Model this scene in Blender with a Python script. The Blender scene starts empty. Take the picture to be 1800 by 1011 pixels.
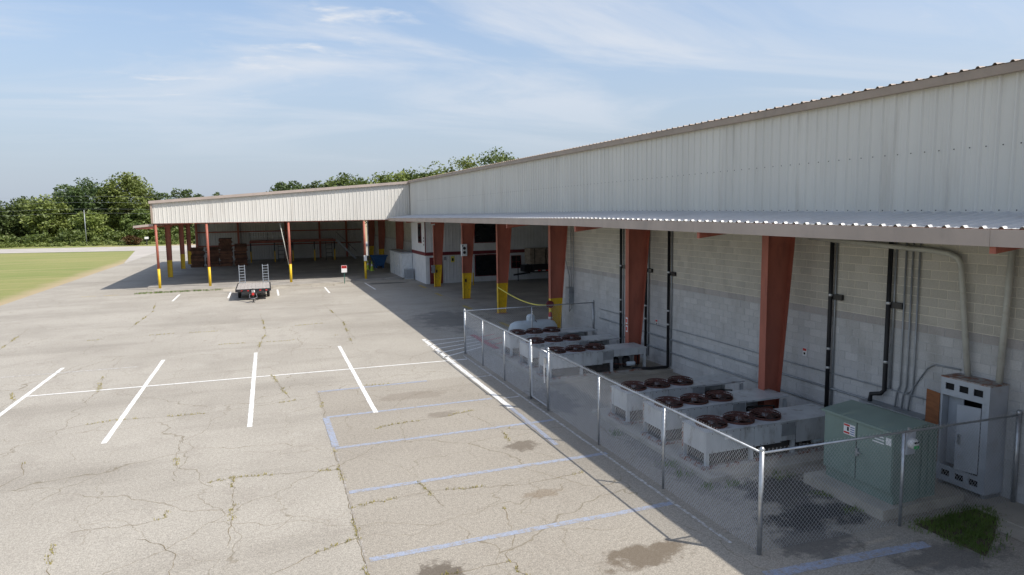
import bpy, math, random
import numpy as np
from mathutils import Vector, Matrix
R = math.radians
random.seed(7)
S = bpy.context.scene
C = S.collection

# ------------------------------------------------------------------ camera
F, YAW, PITCH, ROLL, CAMH = 1190.0, R(19.95), R(-6.37), R(-0.82), 5.87
cam = bpy.data.objects.new('camera', bpy.data.cameras.new('camera'))
C.objects.link(cam)
fw = Vector((math.sin(YAW)*math.cos(PITCH), math.cos(YAW)*math.cos(PITCH), math.sin(PITCH)))
rt = Vector((math.cos(YAW), -math.sin(YAW), 0)); up = rt.cross(fw)
r2 = rt*math.cos(ROLL)+up*math.sin(ROLL); u2 = -rt*math.sin(ROLL)+up*math.cos(ROLL)
cam.matrix_world = Matrix(((r2.x, u2.x, -fw.x, 0), (r2.y, u2.y, -fw.y, 0), (r2.z, u2.z, -fw.z, CAMH), (0, 0, 0, 1)))
cam.data.sensor_width = 36.0
cam.data.lens = 36.0*F/1800.0
cam.data.clip_start = 0.1; cam.data.clip_end = 4000
S.camera = cam

# ------------------------------------------------------------------ world and sun
SUN = Vector((0.62, -0.55, 1.0)).normalized()
w = bpy.data.worlds.new('World'); S.world = w; w.use_nodes = True
nt = w.node_tree; nt.nodes.clear()
def N(t, typ, **kw):
    n = t.nodes.new(typ)
    for k, v in kw.items(): setattr(n, k, v)
    return n
sky = N(nt, 'ShaderNodeTexSky', sky_type='NISHITA', sun_disc=False)
sky.sun_elevation = math.asin(SUN.z); sky.sun_rotation = math.atan2(SUN.x, SUN.y)
sky.air_density = 1.0; sky.dust_density = 1.5; sky.ozone_density = 1.0; sky.altitude = 100
bg = N(nt, 'ShaderNodeBackground'); bg.inputs[1].default_value = 0.14
bgc = N(nt, 'ShaderNodeBackground'); bgc.inputs[0].default_value = (.53, .56, .61, 1); bgc.inputs[1].default_value = 1.0
tc = N(nt, 'ShaderNodeTexCoord'); sp = N(nt, 'ShaderNodeSeparateXYZ'); nt.links.new(tc.outputs['Generated'], sp.inputs[0])
def mth(t, op, a, b=None, c=None, clamp=False):
    n = N(t, 'ShaderNodeMath', operation=op); n.use_clamp = clamp
    for i, x in enumerate((a, b, c)):
        if x is None: continue
        if isinstance(x, (int, float)): n.inputs[i].default_value = x
        else: t.links.new(x, n.inputs[i])
    return n.outputs[0]
zz = mth(nt, 'ADD', mth(nt, 'MAXIMUM', sp.outputs[2], 0.0), 0.10)
cx_ = mth(nt, 'DIVIDE', sp.outputs[0], zz); cy_ = mth(nt, 'DIVIDE', sp.outputs[1], zz)
cmb = N(nt, 'ShaderNodeCombineXYZ'); nt.links.new(cx_, cmb.inputs[0]); nt.links.new(cy_, cmb.inputs[1])
def wnoise(scale, rot, sx, sy, detail, dist, lo, hi):
    mp = N(nt, 'ShaderNodeMapping'); mp.inputs['Rotation'].default_value = (0, 0, rot); mp.inputs['Scale'].default_value = (sx, sy, 1)
    nt.links.new(cmb.outputs[0], mp.inputs[0])
    n = N(nt, 'ShaderNodeTexNoise'); n.inputs['Scale'].default_value = scale; n.inputs['Detail'].default_value = detail
    n.inputs['Distortion'].default_value = dist; n.inputs['Roughness'].default_value = .58
    nt.links.new(mp.outputs[0], n.inputs['Vector'])
    m = N(nt, 'ShaderNodeMapRange', interpolation_type='SMOOTHSTEP'); m.inputs[1].default_value = lo; m.inputs[2].default_value = hi
    nt.links.new(n.outputs[0], m.inputs[0]); return m.outputs[0]
wisps = wnoise(.55, R(25), .7, 1.5, 7, 1.1, .40, .70)
puffs = mth(nt, 'MULTIPLY', wnoise(3.2, R(10), 1, 1.6, 6, .4, .52, .74), wnoise(.5, 0, 1, 1, 2, .2, .48, .62))
mask = mth(nt, 'ADD', mth(nt, 'MULTIPLY', wisps, .80), mth(nt, 'MULTIPLY', puffs, .85), clamp=True)
elv = N(nt, 'ShaderNodeMapRange', interpolation_type='SMOOTHSTEP'); elv.inputs[1].default_value = .03; elv.inputs[2].default_value = .22
nt.links.new(sp.outputs[2], elv.inputs[0])
mask = mth(nt, 'MULTIPLY', mask, elv.outputs[0])
veil = N(nt, 'ShaderNodeMapRange'); veil.interpolation_type = 'SMOOTHSTEP'; veil.inputs[1].default_value = -.02; veil.inputs[2].default_value = .42; veil.inputs[3].default_value = .92; veil.inputs[4].default_value = .05
nt.links.new(sp.outputs[2], veil.inputs[0])
bgh = N(nt, 'ShaderNodeBackground'); bgh.inputs[0].default_value = (.325, .375, .455, 1)      # milky summer haze low in the sky
mh = N(nt, 'ShaderNodeMixShader'); nt.links.new(veil.outputs[0], mh.inputs[0]); nt.links.new(bg.outputs[0], mh.inputs[1]); nt.links.new(bgh.outputs[0], mh.inputs[2])
mx = N(nt, 'ShaderNodeMixShader'); wo = N(nt, 'ShaderNodeOutputWorld')
nt.links.new(sky.outputs[0], bg.inputs[0]); nt.links.new(mask, mx.inputs[0]); nt.links.new(mh.outputs[0], mx.inputs[1]); nt.links.new(bgc.outputs[0], mx.inputs[2])
nt.links.new(mx.outputs[0], wo.inputs[0])
sun = bpy.data.objects.new('sun', bpy.data.lights.new('sun', 'SUN')); C.objects.link(sun)
sun.data.energy = 3.7; sun.data.angle = R(.55); sun.data.color = (1, .95, .87)
sun.rotation_euler = (-SUN).to_track_quat('-Z', 'Y').to_euler(); sun.location = (30, -30, 60)
S.view_settings.view_transform = 'Standard'; S.view_settings.look = 'None'; S.view_settings.exposure = 0.5; S.view_settings.gamma = 1
S.view_settings.use_curve_mapping = False

# ------------------------------------------------------------------ mesh helpers
class MB:
    def __init__(s): s.v = []; s.f = []
    def add(s, vs, fs):
        o = len(s.v); s.v += [tuple(p) for p in vs]; s.f += [tuple(i+o for i in f) for f in fs]; return s
    def box(s, x0, x1, y0, y1, z0, z1):
        return s.add([(x0,y0,z0),(x1,y0,z0),(x1,y1,z0),(x0,y1,z0),(x0,y0,z1),(x1,y0,z1),(x1,y1,z1),(x0,y1,z1)],
                     [(0,3,2,1),(4,5,6,7),(0,1,5,4),(1,2,6,5),(2,3,7,6),(3,0,4,7)])
    def cbox(s, c, d): return s.box(c[0]-d[0]/2, c[0]+d[0]/2, c[1]-d[1]/2, c[1]+d[1]/2, c[2]-d[2]/2, c[2]+d[2]/2)
    def bar(s, a, b, wd, ht):
        a = Vector(a); b = Vector(b); d = (b-a).normalized()
        q = d.cross(Vector((0,0,1)))
        q = Vector((1,0,0)) if q.length < 1e-4 else q.normalized()
        n = q.cross(d); q = q*wd/2; n = n*ht/2
        return s.add([a-q-n,a+q-n,a+q+n,a-q+n,b-q-n,b+q-n,b+q+n,b-q+n],[(0,1,2,3),(7,6,5,4),(0,4,5,1),(1,5,6,2),(2,6,7,3),(3,7,4,0)])
    def prism(s, poly, axis, a, b):
        def P(p, t): return (t,p[0],p[1]) if axis == 'x' else ((p[0],t,p[1]) if axis == 'y' else (p[0],p[1],t))
        n = len(poly)
        return s.add([P(p,a) for p in poly]+[P(p,b) for p in poly],
                     [tuple(range(n))[::-1], tuple(range(n,2*n))]+[(i,(i+1)%n,n+(i+1)%n,n+i) for i in range(n)])
    def tube(s, pts, r, n=8, cap=True):
        pts = [Vector(p) for p in pts]; rs = r if isinstance(r, (list, tuple)) else [r]*len(pts)
        o = len(s.v); q = None
        for i, p in enumerate(pts):
            d = (pts[min(i+1,len(pts)-1)]-pts[max(i-1,0)]).normalized()
            if q is None:
                q = d.cross(Vector((0,0,1)))
                if q.length < 1e-3: q = d.cross(Vector((1,0,0)))
            q = (q-d*q.dot(d)).normalized(); m = d.cross(q)
            for k in range(n):
                a = 2*math.pi*k/n; s.v.append(tuple(p+(q*math.cos(a)+m*math.sin(a))*rs[i]))
        for i in range(len(pts)-1):
            for k in range(n): s.f.append((o+i*n+k, o+i*n+(k+1)%n, o+(i+1)*n+(k+1)%n, o+(i+1)*n+k))
        if cap: s.f.append(tuple(o+k for k in range(n))[::-1]); s.f.append(tuple(o+(len(pts)-1)*n+k for k in range(n)))
        return s
    def lathe(s, prof, c=(0,0,0), n=20, axis='z'):
        o = len(s.v)
        for r_, z_ in prof:
            for k in range(n):
                a = 2*math.pi*k/n; x, y = r_*math.cos(a), r_*math.sin(a)
                p = (x,y,z_) if axis == 'z' else ((z_,x,y) if axis == 'x' else (x,z_,y))
                s.v.append((p[0]+c[0],p[1]+c[1],p[2]+c[2]))
        for i in range(len(prof)-1):
            for k in range(n): s.f.append((o+i*n+k, o+i*n+(k+1)%n, o+(i+1)*n+(k+1)%n, o+(i+1)*n+k))
        return s
    def ring(s, c, R_, r, n=24, m=5):
        return s.tube([(c[0]+R_*math.cos(2*math.pi*k/n), c[1]+R_*math.sin(2*math.pi*k/n), c[2]) for k in range(n+1)], r, m, False)
    def mesh(s, name, mat, smooth=False):
        me = bpy.data.meshes.new(name); me.from_pydata(s.v, [], s.f); me.update()
        if smooth: me.polygons.foreach_set('use_smooth', [True]*len(me.polygons))
        me.materials.append(mat); return me
    def build(s, name, mat, parent=None, smooth=False, local=False):
        return put(name, s.mesh(name, mat, smooth), parent, local=local)
def wloc(o):
    return (o.location + wloc(o.parent)) if o is not None else Vector((0,0,0))
def put(name, me, parent=None, loc=None, rz=0, local=False):
    o = bpy.data.objects.new(name, me); C.objects.link(o)
    if parent is not None:
        o.parent = parent
        if not local: o.location = -wloc(parent)
    if loc is not None: o.location = o.location + Vector(loc) if not local else Vector(loc)
    o.rotation_euler = (0,0,rz)
    return o
def tag(o, label=None, cat=None, group=None, kind=None):
    if label: o['label'] = label
    if cat: o['category'] = cat
    if group: o['group'] = group
    if kind: o['kind'] = kind
    return o
def thing(name, loc, label, cat, group=None, rz=0):
    o = bpy.data.objects.new(name, None); C.objects.link(o); o.location = loc; o.rotation_euler = (0,0,rz)
    o.empty_display_size = .2
    return tag(o, label, cat, group)
def copy_tree(o, parent=None):
    c = o.copy(); C.objects.link(c); c.parent = parent
    for ch in o.children: copy_tree(ch, c)
    return c
def struct(name, mb, mat, smooth=False): return tag(mb.build(name, mat, None, smooth), kind='structure')

# ------------------------------------------------------------------ materials
def newmat(name):
    m = bpy.data.materials.new(name); m.use_nodes = True; t = m.node_tree
    return m, t, t.nodes['Principled BSDF']
def pos(t, scale=(1,1,1)):
    g = N(t, 'ShaderNodeNewGeometry'); mp = N(t, 'ShaderNodeMapping'); mp.inputs['Scale'].default_value = scale
    t.links.new(g.outputs['Position'], mp.inputs[0]); return mp.outputs[0]
def noise(t, vec, scale, detail=4, rough=.55, dist=0):
    n = N(t, 'ShaderNodeTexNoise'); n.inputs['Scale'].default_value = scale; n.inputs['Detail'].default_value = detail
    n.inputs['Roughness'].default_value = rough; n.inputs['Distortion'].default_value = dist
    t.links.new(vec, n.inputs['Vector']); return n.outputs[0]
def mrange(t, x, a, b, c=0, d=1, smooth=True):
    m = N(t, 'ShaderNodeMapRange'); m.interpolation_type = 'SMOOTHSTEP' if smooth else 'LINEAR'
    t.links.new(x, m.inputs[0])
    for i, q in enumerate((a,b,c,d)): m.inputs[i+1].default_value = q
    return m.outputs[0]
def mix(t, fac, a, b, mode='MIX'):
    m = N(t, 'ShaderNodeMix', data_type='RGBA', blend_type=mode)
    for s_, x in ((0, fac), (6, a), (7, b)):
        if isinstance(x, (int, float)): m.inputs[s_].default_value = x
        elif isinstance(x, tuple): m.inputs[s_].default_value = (*x, 1)
        else: t.links.new(x, m.inputs[s_])
    return m.outputs[2]
def M(name, col, rough=.65, metal=0, var=.18, scale=2.5, stretch=(1,1,1), bump=0, bscale=40, dirt=None, dirtamt=.5, dlo=.52, dhi=.72):
    m, t, b = newmat(name); p = pos(t, stretch)
    n = noise(t, p, scale, 5)
    dk = tuple(c*(1-var) for c in col); lt = tuple(min(1, c*(1+var)) for c in col)
    c = mix(t, mrange(t, n, .3, .7), dk, lt)
    if dirt:
        d = mth(t, 'MULTIPLY', mrange(t, noise(t, p, scale*1.7+.3, 6, .65), dlo, dhi), dirtamt)
        c = mix(t, d, c, dirt)
    t.links.new(c, b.inputs['Base Color']); b.inputs['Roughness'].default_value = rough; b.inputs['Metallic'].default_value = metal
    if bump:
        bp = N(t, 'ShaderNodeBump'); bp.inputs['Strength'].default_value = bump; bp.inputs['Distance'].default_value = .02
        t.links.new(noise(t, pos(t), bscale, 3), bp.inputs['Height']); t.links.new(bp.outputs[0], b.inputs['Normal'])
    return m
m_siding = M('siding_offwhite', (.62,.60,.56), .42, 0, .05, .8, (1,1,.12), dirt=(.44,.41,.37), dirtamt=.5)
m_siding_in = M('siding_inner', (.54,.53,.50), .5, 0, .06, .8, (1,1,.2))  # greyer version of the siding, used on inner walls
m_office = M('office_white', (.66,.67,.68), .5, 0, .05, 1.2, dirt=(.45,.45,.44), dirtamt=.3)
m_trim = M('trim_taupe', (.33,.26,.21), .5, 0, .08, 1.5, dirt=(.2,.17,.15), dirtamt=.3)
m_fascia = M('fascia_taupe', (.40,.33,.29), .5, 0, .08, 1.2, (1,1,.5), dirt=(.27,.24,.22), dirtamt=.4)
m_roof = M('roof_sheet', (.52,.52,.52), .4, .15, .08, 1, dirt=(.35,.34,.33), dirtamt=.4)
m_red = M('red_oxide_steel', (.36,.108,.07), .55, 0, .14, 2, (1,1,.35), dirt=(.2,.06,.045), dirtamt=.5)
m_maroon = M('maroon_trim', (.16,.022,.028), .45, 0, .1, 3)
m_yellow = M('safety_yellow', (.72,.47,.015), .5, 0, .08, 5, dirt=(.30,.15,.05), dirtamt=.75, dlo=.56, dhi=.68)
m_white = M('white_paint_metal', (.68,.70,.71), .5, 0, .08, 3, dirt=(.42,.42,.40), dirtamt=.4)
m_black = M('black_rubber', (.012,.012,.014), .6, 0, .2, 6)
m_blacksteel = M('black_painted_steel', (.018,.018,.02), .4, 0, .2, 4, dirt=(.08,.06,.05), dirtamt=.4)
m_galv = M('galvanised_steel', (.45,.47,.49), .38, .75, .12, 8, dirt=(.3,.3,.3), dirtamt=.5)
m_wire = M('fence_wire', (.55,.56,.57), .4, .6, .1, 5)
m_unit = M('condenser_sheet', (.52,.55,.57), .45, .25, .10, 2.2, (1,1,.35), dirt=(.25,.24,.23), dirtamt=.8)
m_rust = M('rusty_guard', (.075,.026,.019), .8, 0, .35, 9, dirt=(.05,.02,.015), dirtamt=.7)
m_rustbase = M('rusty_rail', (.34,.33,.32), .6, .1, .15, 4, dirt=(.22,.07,.03), dirtamt=.9, dlo=.45, dhi=.6)
m_coil = M('dark_coil', (.035,.033,.032), .7, 0, .4, 8, dirt=(.12,.05,.03), dirtamt=.6)
m_green = M('transformer_green', (.195,.26,.228), .45, 0, .07, 1.6, (1,1,.5), dirt=(.16,.20,.17), dirtamt=.4)
m_greyenam = M('grey_enamel', (.42,.45,.49), .42, 0, .07, 2, dirt=(.32,.31,.3), dirtamt=.4)
m_ply = M('brown_board', (.27,.10,.035), .7, 0, .2, 3, (1,1,4), dirt=(.15,.05,.02), dirtamt=.5)
m_dark = M('dark_void', (.008,.008,.009), .9, 0, .1, 3)
m_glass = M('dark_glass', (.012,.014,.017), .07, 0, .2, 1.5)
m_conduit = M('grey_conduit', (.30,.32,.34), .45, .4, .12, 5)
m_pvc = M('pale_pipe', (.50,.50,.45), .5, 0, .08, 3, dirt=(.36,.34,.28), dirtamt=.5)
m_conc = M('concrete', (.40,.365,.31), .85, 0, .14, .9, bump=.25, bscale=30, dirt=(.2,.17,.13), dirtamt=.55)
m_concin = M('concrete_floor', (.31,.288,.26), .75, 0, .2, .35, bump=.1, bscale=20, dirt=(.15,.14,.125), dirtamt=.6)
m_pallet = M('pallet_wood', (.17,.085,.055), .8, 0, .35, 1.9, dirt=(.09,.05,.035), dirtamt=.6)
m_crate = M('weathered_wrap', (.33,.27,.21), .75, 0, .25, 2.5, (1,1,3), dirt=(.16,.12,.09), dirtamt=.6)
m_deck = M('trailer_planks', (.36,.33,.30), .75, 0, .2, 3, (6,.6,1), dirt=(.2,.17,.15), dirtamt=.5)
m_alu = M('ramp_grey', (.33,.36,.40), .45, .5, .12, 6)
m_redp = M('bright_red', (.55,.03,.025), .45, 0, .1, 5)
m_orange = M('orange_plastic', (.75,.12,.02), .5, 0, .08, 5)
m_lime = M('lime_plastic', (.50,.68,.05), .5, 0, .08, 5)
m_blue = M('hopper_blue', (.012,.085,.24), .45, 0, .15, 2, dirt=(.02,.05,.12), dirtamt=.5)
m_signgreen = M('green_post', (.03,.12,.09), .5, 0, .1, 4)
m_signw = M('sign_white', (.75,.74,.73), .45, 0, .04, 5)
m_tank = M('tank_paint', (.50,.57,.62), .4, 0, .06, 2, dirt=(.36,.40,.43), dirtamt=.4)
m_hose = M('yellow_hose', (.78,.70,.12), .45, 0, .06, 5)
m_bark = M('bark', (.10,.075,.055), .9, 0, .3, 4, (1,1,.3), bump=.5, bscale=12)
m_meterg = M('meter_green', (.05,.42,.12), .4, 0, .1, 5)
m_signblue = M('blue_marking', (.05,.12,.35), .5)

def leafmat(name, a, b):
    m, t, p = newmat(name)
    g = pos(t); n1 = mrange(t, noise(t, g, .35, 3), .35, .65); n2 = mrange(t, noise(t, g, 2.6, 3), .3, .7)
    oi = N(t, 'ShaderNodeObjectInfo')
    c = mix(t, mth(t, 'ADD', mth(t, 'MULTIPLY', n1, .55), mth(t, 'MULTIPLY', n2, .45)), a, b)
    c = mix(t, mth(t, 'MULTIPLY', oi.outputs['Random'], .35), c, (.10,.105,.028))
    t.links.new(c, p.inputs['Base Color']); p.inputs['Roughness'].default_value = .55
    tr = N(t, 'ShaderNodeBsdfTranslucent'); t.links.new(c, tr.inputs[0])
    ms = N(t, 'ShaderNodeMixShader'); ms.inputs[0].default_value = .3
    o = t.nodes['Material Output']; t.links.new(p.outputs[0], ms.inputs[1]); t.links.new(tr.outputs[0], ms.inputs[2]); t.links.new(ms.outputs[0], o.inputs[0])
    return m
m_leaf = leafmat('leaf_mid', (.062,.105,.024), (.19,.245,.055))
m_leafd = leafmat('leaf_dark', (.042,.078,.026), (.12,.17,.048))
m_leafl = leafmat('leaf_light', (.11,.16,.03), (.28,.33,.085))
m_leafr = leafmat('leaf_reddish', (.10,.035,.022), (.20,.085,.04))
m_weed = leafmat('weed', (.42,.36,.10), (.60,.50,.17))
m_turf = leafmat('turf_blade', (.085,.16,.03), (.20,.29,.06))

def grassmat():
    m, t, b = newmat('mown_grass'); p = pos(t)
    a = mrange(t, noise(t, p, .05, 4), .35, .65); f = mrange(t, noise(t, p, 2.2, 6, .7), .3, .7)
    c = mix(t, a, (.20,.235,.06), (.29,.275,.095)); c = mix(t, mth(t,'MULTIPLY',f,.55), c, (.17,.195,.05))
    st = mrange(t, noise(t, pos(t,(.06,.5,1)), .8, 5, .6), .42, .66); c = mix(t, mth(t,'MULTIPLY',st,.6), c, (.33,.285,.12))
    # bare dry edge beside the pavement
    sx = N(t, 'ShaderNodeSeparateXYZ'); t.links.new(p, sx.inputs[0])
    e = mth(t, 'ADD', sx.outputs[0], mth(t, 'MULTIPLY', noise(t, p, .35, 4), 2.2))
    e = mth(t, 'MULTIPLY', mrange(t, e, -18.6, -16.3), .85)
    c = mix(t, e, c, (.42,.32,.20))
    t.links.new(c, b.inputs['Base Color']); b.inputs['Roughness'].default_value = .9
    bp = N(t, 'ShaderNodeBump'); bp.inputs['Strength'].default_value = .8; bp.inputs['Distance'].default_value = .08
    t.links.new(noise(t, p, 7, 5, .7), bp.inputs['Height']); t.links.new(bp.outputs[0], b.inputs['Normal'])
    return m
def asphaltmat():
    m, t, b = newmat('aged_asphalt'); p = pos(t)
    sx = N(t, 'ShaderNodeSeparateXYZ'); t.links.new(p, sx.inputs[0]); X, Y = sx.outputs[0], sx.outputs[1]
    big = mrange(t, noise(t, p, .16, 5, .6), .35, .68)
    c = mix(t, big, (.39,.36,.312), (.325,.297,.255))
    band = mth(t, 'MULTIPLY', mrange(t, noise(t, pos(t,(.25,1.1,1)), .35, 5, .62), .5, .68), .45)
    c = mix(t, band, c, (.25,.225,.19))
    pt_ = mth(t, 'MULTIPLY', mrange(t, noise(t, pos(t,(1,.6,1)), .75, 6, .7), .55, .64), .3); c = mix(t, pt_, c, (.27,.24,.205))
    pl_ = mth(t, 'MULTIPLY', mrange(t, noise(t, p, .42, 6, .72), .56, .7), .35); c = mix(t, pl_, c, (.46,.43,.38))
    # older patch of paving right of the seam
    wob = mth(t, 'MULTIPLY', mth(t, 'SUBTRACT', noise(t, p, 1.2, 3), .5), .12)
    right = mth(t, 'MULTIPLY', mth(t, 'MULTIPLY', mrange(t, mth(t,'ADD',X,wob), 1.30, 1.36), mrange(t, Y, 23.2, 22.9)), .5)
    c = mix(t, right, c, (.285,.252,.208))
    # speckle of exposed stones
    s1 = noise(t, p, 38, 3, .7); s2 = noise(t, p, 13, 4, .7)
    v = N(t, 'ShaderNodeTexVoronoi'); v.inputs['Scale'].default_value = 26; t.links.new(p, v.inputs['Vector'])
    c = mix(t, 1.0, c, mix(t, mrange(t, s1, .28, .72), (.66,.66,.66), (1.26,1.25,1.22)), 'MULTIPLY')
    c = mix(t, 1.0, c, mix(t, mrange(t, s2, .3, .7), (.86,.86,.86), (1.12,1.12,1.12)), 'MULTIPLY')
    c = mix(t, mth(t, 'MULTIPLY', mrange(t, v.outputs['Distance'], .18, .05), .22), c, (.62,.58,.50))
    # crack networks
    dn = N(t, 'ShaderNodeTexNoise'); dn.inputs['Scale'].default_value = .9; dn.inputs['Detail'].default_value = 5; t.links.new(p, dn.inputs['Vector'])
    dv = N(t, 'ShaderNodeVectorMath', operation='MULTIPLY_ADD'); t.links.new(dn.outputs['Color'], dv.inputs[0]); dv.inputs[1].default_value = (1.3,1.3,0); t.links.new(p, dv.inputs[2])
    def crack(scale, wd, amt, lo, hi, sc):
        nonlocal c
        vo = N(t, 'ShaderNodeTexVoronoi', feature='DISTANCE_TO_EDGE'); vo.inputs['Scale'].default_value = scale; t.links.new(dv.outputs[0], vo.inputs['Vector'])
        k = mth(t, 'MULTIPLY', mrange(t, vo.outputs['Distance'], wd, wd*.25), mrange(t, noise(t, p, sc, 4), lo, hi))
        c = mix(t, mth(t, 'MULTIPLY', k, amt), c, (.15,.12,.07))
    crack(.21, .0030, .6, .30, .50, .5); crack(.37, .0034, .5, .36, .54, .35); crack(.8, .006, .38, .5, .64, .3)
    # spills: x, y, rx, ry, amount, colour
    for (x, y, rx, ry, am, col) in [(5.85,9.62,.95,.42,.75,(.105,.075,.045)), (5.85,15.5,.5,.42,.7,(.11,.085,.06)), (2.42,10.3,.42,.45,.8,(.09,.07,.05)),
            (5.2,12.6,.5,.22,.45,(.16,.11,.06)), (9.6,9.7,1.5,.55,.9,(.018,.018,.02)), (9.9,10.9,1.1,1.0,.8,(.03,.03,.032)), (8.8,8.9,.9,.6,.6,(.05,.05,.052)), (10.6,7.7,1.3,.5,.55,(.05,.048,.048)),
            (9.5,36,2.2,4,.5,(.06,.06,.06)), (8.2,19,.8,1.7,.5,(.06,.06,.06)), (9.5,57.5,2.4,.7,.7,(.05,.05,.05)), (4.2,21.2,1.7,.5,.35,(.16,.125,.09)), (8.6,13.0,.5,2.6,.35,(.07,.065,.06)), (-2.2,55.5,.9,.35,.6,(.09,.08,.07)), (4.6,18.9,.6,.3,.5,(.14,.11,.08))]:
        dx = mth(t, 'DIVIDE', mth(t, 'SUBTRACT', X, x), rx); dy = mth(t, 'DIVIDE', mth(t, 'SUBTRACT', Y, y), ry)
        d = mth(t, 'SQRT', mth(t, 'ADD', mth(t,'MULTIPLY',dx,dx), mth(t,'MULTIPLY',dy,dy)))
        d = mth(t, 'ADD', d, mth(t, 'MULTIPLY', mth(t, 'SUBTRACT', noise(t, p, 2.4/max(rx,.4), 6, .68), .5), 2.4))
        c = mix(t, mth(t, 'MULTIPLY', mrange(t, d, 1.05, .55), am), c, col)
    t.links.new(c, b.inputs['Base Color']); b.inputs['Roughness'].default_value = .88
    bp = N(t, 'ShaderNodeBump'); bp.inputs['Strength'].default_value = .5; bp.inputs['Distance'].default_value = .012
    t.links.new(s1, bp.inputs['Height']); t.links.new(bp.outputs[0], b.inputs['Normal'])
    return m
def paintmat(name, col, under, wear):
    m, t, b = newmat(name); p = pos(t)
    f = mrange(t, noise(t, p, 9, 6, .75), wear-.12, wear+.12)
    g = mrange(t, noise(t, p, 38, 3, .7), .28, .72)
    c = mix(t, f, col, under); c = mix(t, 1.0, c, mix(t, g, (.8,.8,.8), (1.12,1.12,1.12)), 'MULTIPLY')
    t.links.new(c, b.inputs['Base Color']); b.inputs['Roughness'].default_value = .75; return m
def blockmat():
    m, t, b = newmat('two_tone_block'); p = pos(t)
    sx = N(t, 'ShaderNodeSeparateXYZ'); t.links.new(p, sx.inputs[0]); Y, Z = sx.outputs[1], sx.outputs[2]
    row = mth(t, 'FLOOR', mth(t, 'DIVIDE', Z, .2032))
    col = mth(t, 'FLOOR', mth(t, 'ADD', mth(t, 'DIVIDE', Y, .4064), mth(t, 'MULTIPLY', mth(t, 'MODULO', row, 2.0), .5)))
    cv = N(t, 'ShaderNodeCombineXYZ'); t.links.new(row, cv.inputs[0]); t.links.new(col, cv.inputs[1])
    wn = N(t, 'ShaderNodeTexWhiteNoise', noise_dimensions='3D'); t.links.new(cv.outputs[0], wn.inputs['Vector'])
    hi = mrange(t, row, 14.4, 15.6); band = mth(t, 'COMPARE', row, 15.0, .3)
    c = mix(t, hi, (.51,.51,.51), (.50,.475,.42))  # grey courses below the band, tan courses above
    c = mix(t, mth(t, 'MULTIPLY', band, .8), c, (.40,.375,.37))
    c = mix(t, 1.0, c, mix(t, wn.outputs['Value'], (.91,.91,.905), (1.07,1.065,1.06)), 'MULTIPLY')
    c = mix(t, mth(t, 'MULTIPLY', mrange(t, noise(t, pos(t,(1,1,.45)), 1.1, 6, .65), .48, .75), .45), c, (.25,.235,.21))
    c = mix(t, 1.0, c, mix(t, mrange(t, noise(t, p, 30, 3), .3, .7), (.93,.93,.93), (1.06,1.06,1.06)), 'MULTIPLY')
    t.links.new(c, b.inputs['Base Color']); b.inputs['Roughness'].default_value = .85
    bp = N(t, 'ShaderNodeBump'); bp.inputs['Strength'].default_value = .3; bp.inputs['Distance'].default_value = .01
    t.links.new(noise(t, p, 45, 3), bp.inputs['Height']); t.links.new(bp.outputs[0], b.inputs['Normal'])
    return m
m_grass = grassmat(); m_asph = asphaltmat(); m_block = blockmat()
def mortarmat():
    m, t, b = newmat('mortar'); p = pos(t); sx = N(t, 'ShaderNodeSeparateXYZ'); t.links.new(p, sx.inputs[0])
    c = mix(t, mrange(t, sx.outputs[2], 3.2, 3.26), (.47,.475,.48), (.70,.66,.57)); t.links.new(c, b.inputs['Base Color']); b.inputs['Roughness'].default_value = .9; return m
m_mortar = mortarmat()
m_road = M('road_paving', (.42,.385,.345), .9, 0, .08, .3)
UN = (.30,.265,.22)
m_pw = paintmat('white_line_paint', (.80,.79,.76), UN, .63); m_pww = paintmat('worn_white_paint', (.62,.61,.60), UN, .5)
m_pb = paintmat('faded_blue_paint', (.31,.35,.445), UN, .54); m_pr = paintmat('red_curb_paint', (.42,.05,.06), UN, .6)
m_py = paintmat('yellow_line_paint', (.58,.42,.06), UN, .52); m_crack = M('crack_soil', (.16,.125,.07), .95, 0, .3, 6)

# ------------------------------------------------------------------ the ground
struct('ground', MB().add([(-900,-300,-.05),(900,-300,-.05),(900,1500,-.05),(-900,1500,-.05)], [(0,1,2,3)]), m_grass)
lot = struct('asphalt_lot', MB().add([(-17.2,-20,0),(40,-20,0),(40,131,0),(-17.2,131,0)], [(0,1,2,3)]), m_asph)
struct('road', MB().add([(-160,170,-.012),(-17,134,-.012),(60,116,-.012),(60,140,-.012),(-20,155,-.012),(-160,181,-.012)], [(0,1,2,3,4,5)]), m_road)
struct('drive', MB().add([(-17.4,100,-.008),(-7,100,-.008),(-7,136,-.008),(-22,138,-.008)], [(0,1,2,3)]), m_road)
def line(name, x0, y0, x1, y1, wd, mat, z=.005):
    a = Vector((x0,y0,0)); b = Vector((x1,y1,0)); q = (b-a).normalized().cross(Vector((0,0,1)))*wd/2
    n = max(2, int((b-a).length/.25)); L = []; Rr = []
    rr = random.Random(int((x0*31+y0*17)*100))
    for i in range(n+1):
        p = a.lerp(b, i/n); L.append(p-q*(1+rr.uniform(-.1,.1))); Rr.append(p+q*(1+rr.uniform(-.1,.1)))
    vs = [(p.x,p.y,z) for p in L]+[(p.x,p.y,z) for p in Rr]
    return MB().add(vs, [(i, n+1+i, n+2+i, i+1) for i in range(n)]).build(name, mat, lot)
for x in (-7.8, -4.24, -.67, 2.83): line('stall_line', x, 19.8, x+.05, 30.75, .135, m_pw)
line('centre_line', -7.84, 26.2, 7.4, 25.8, .11, m_pw, .0085)
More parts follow.
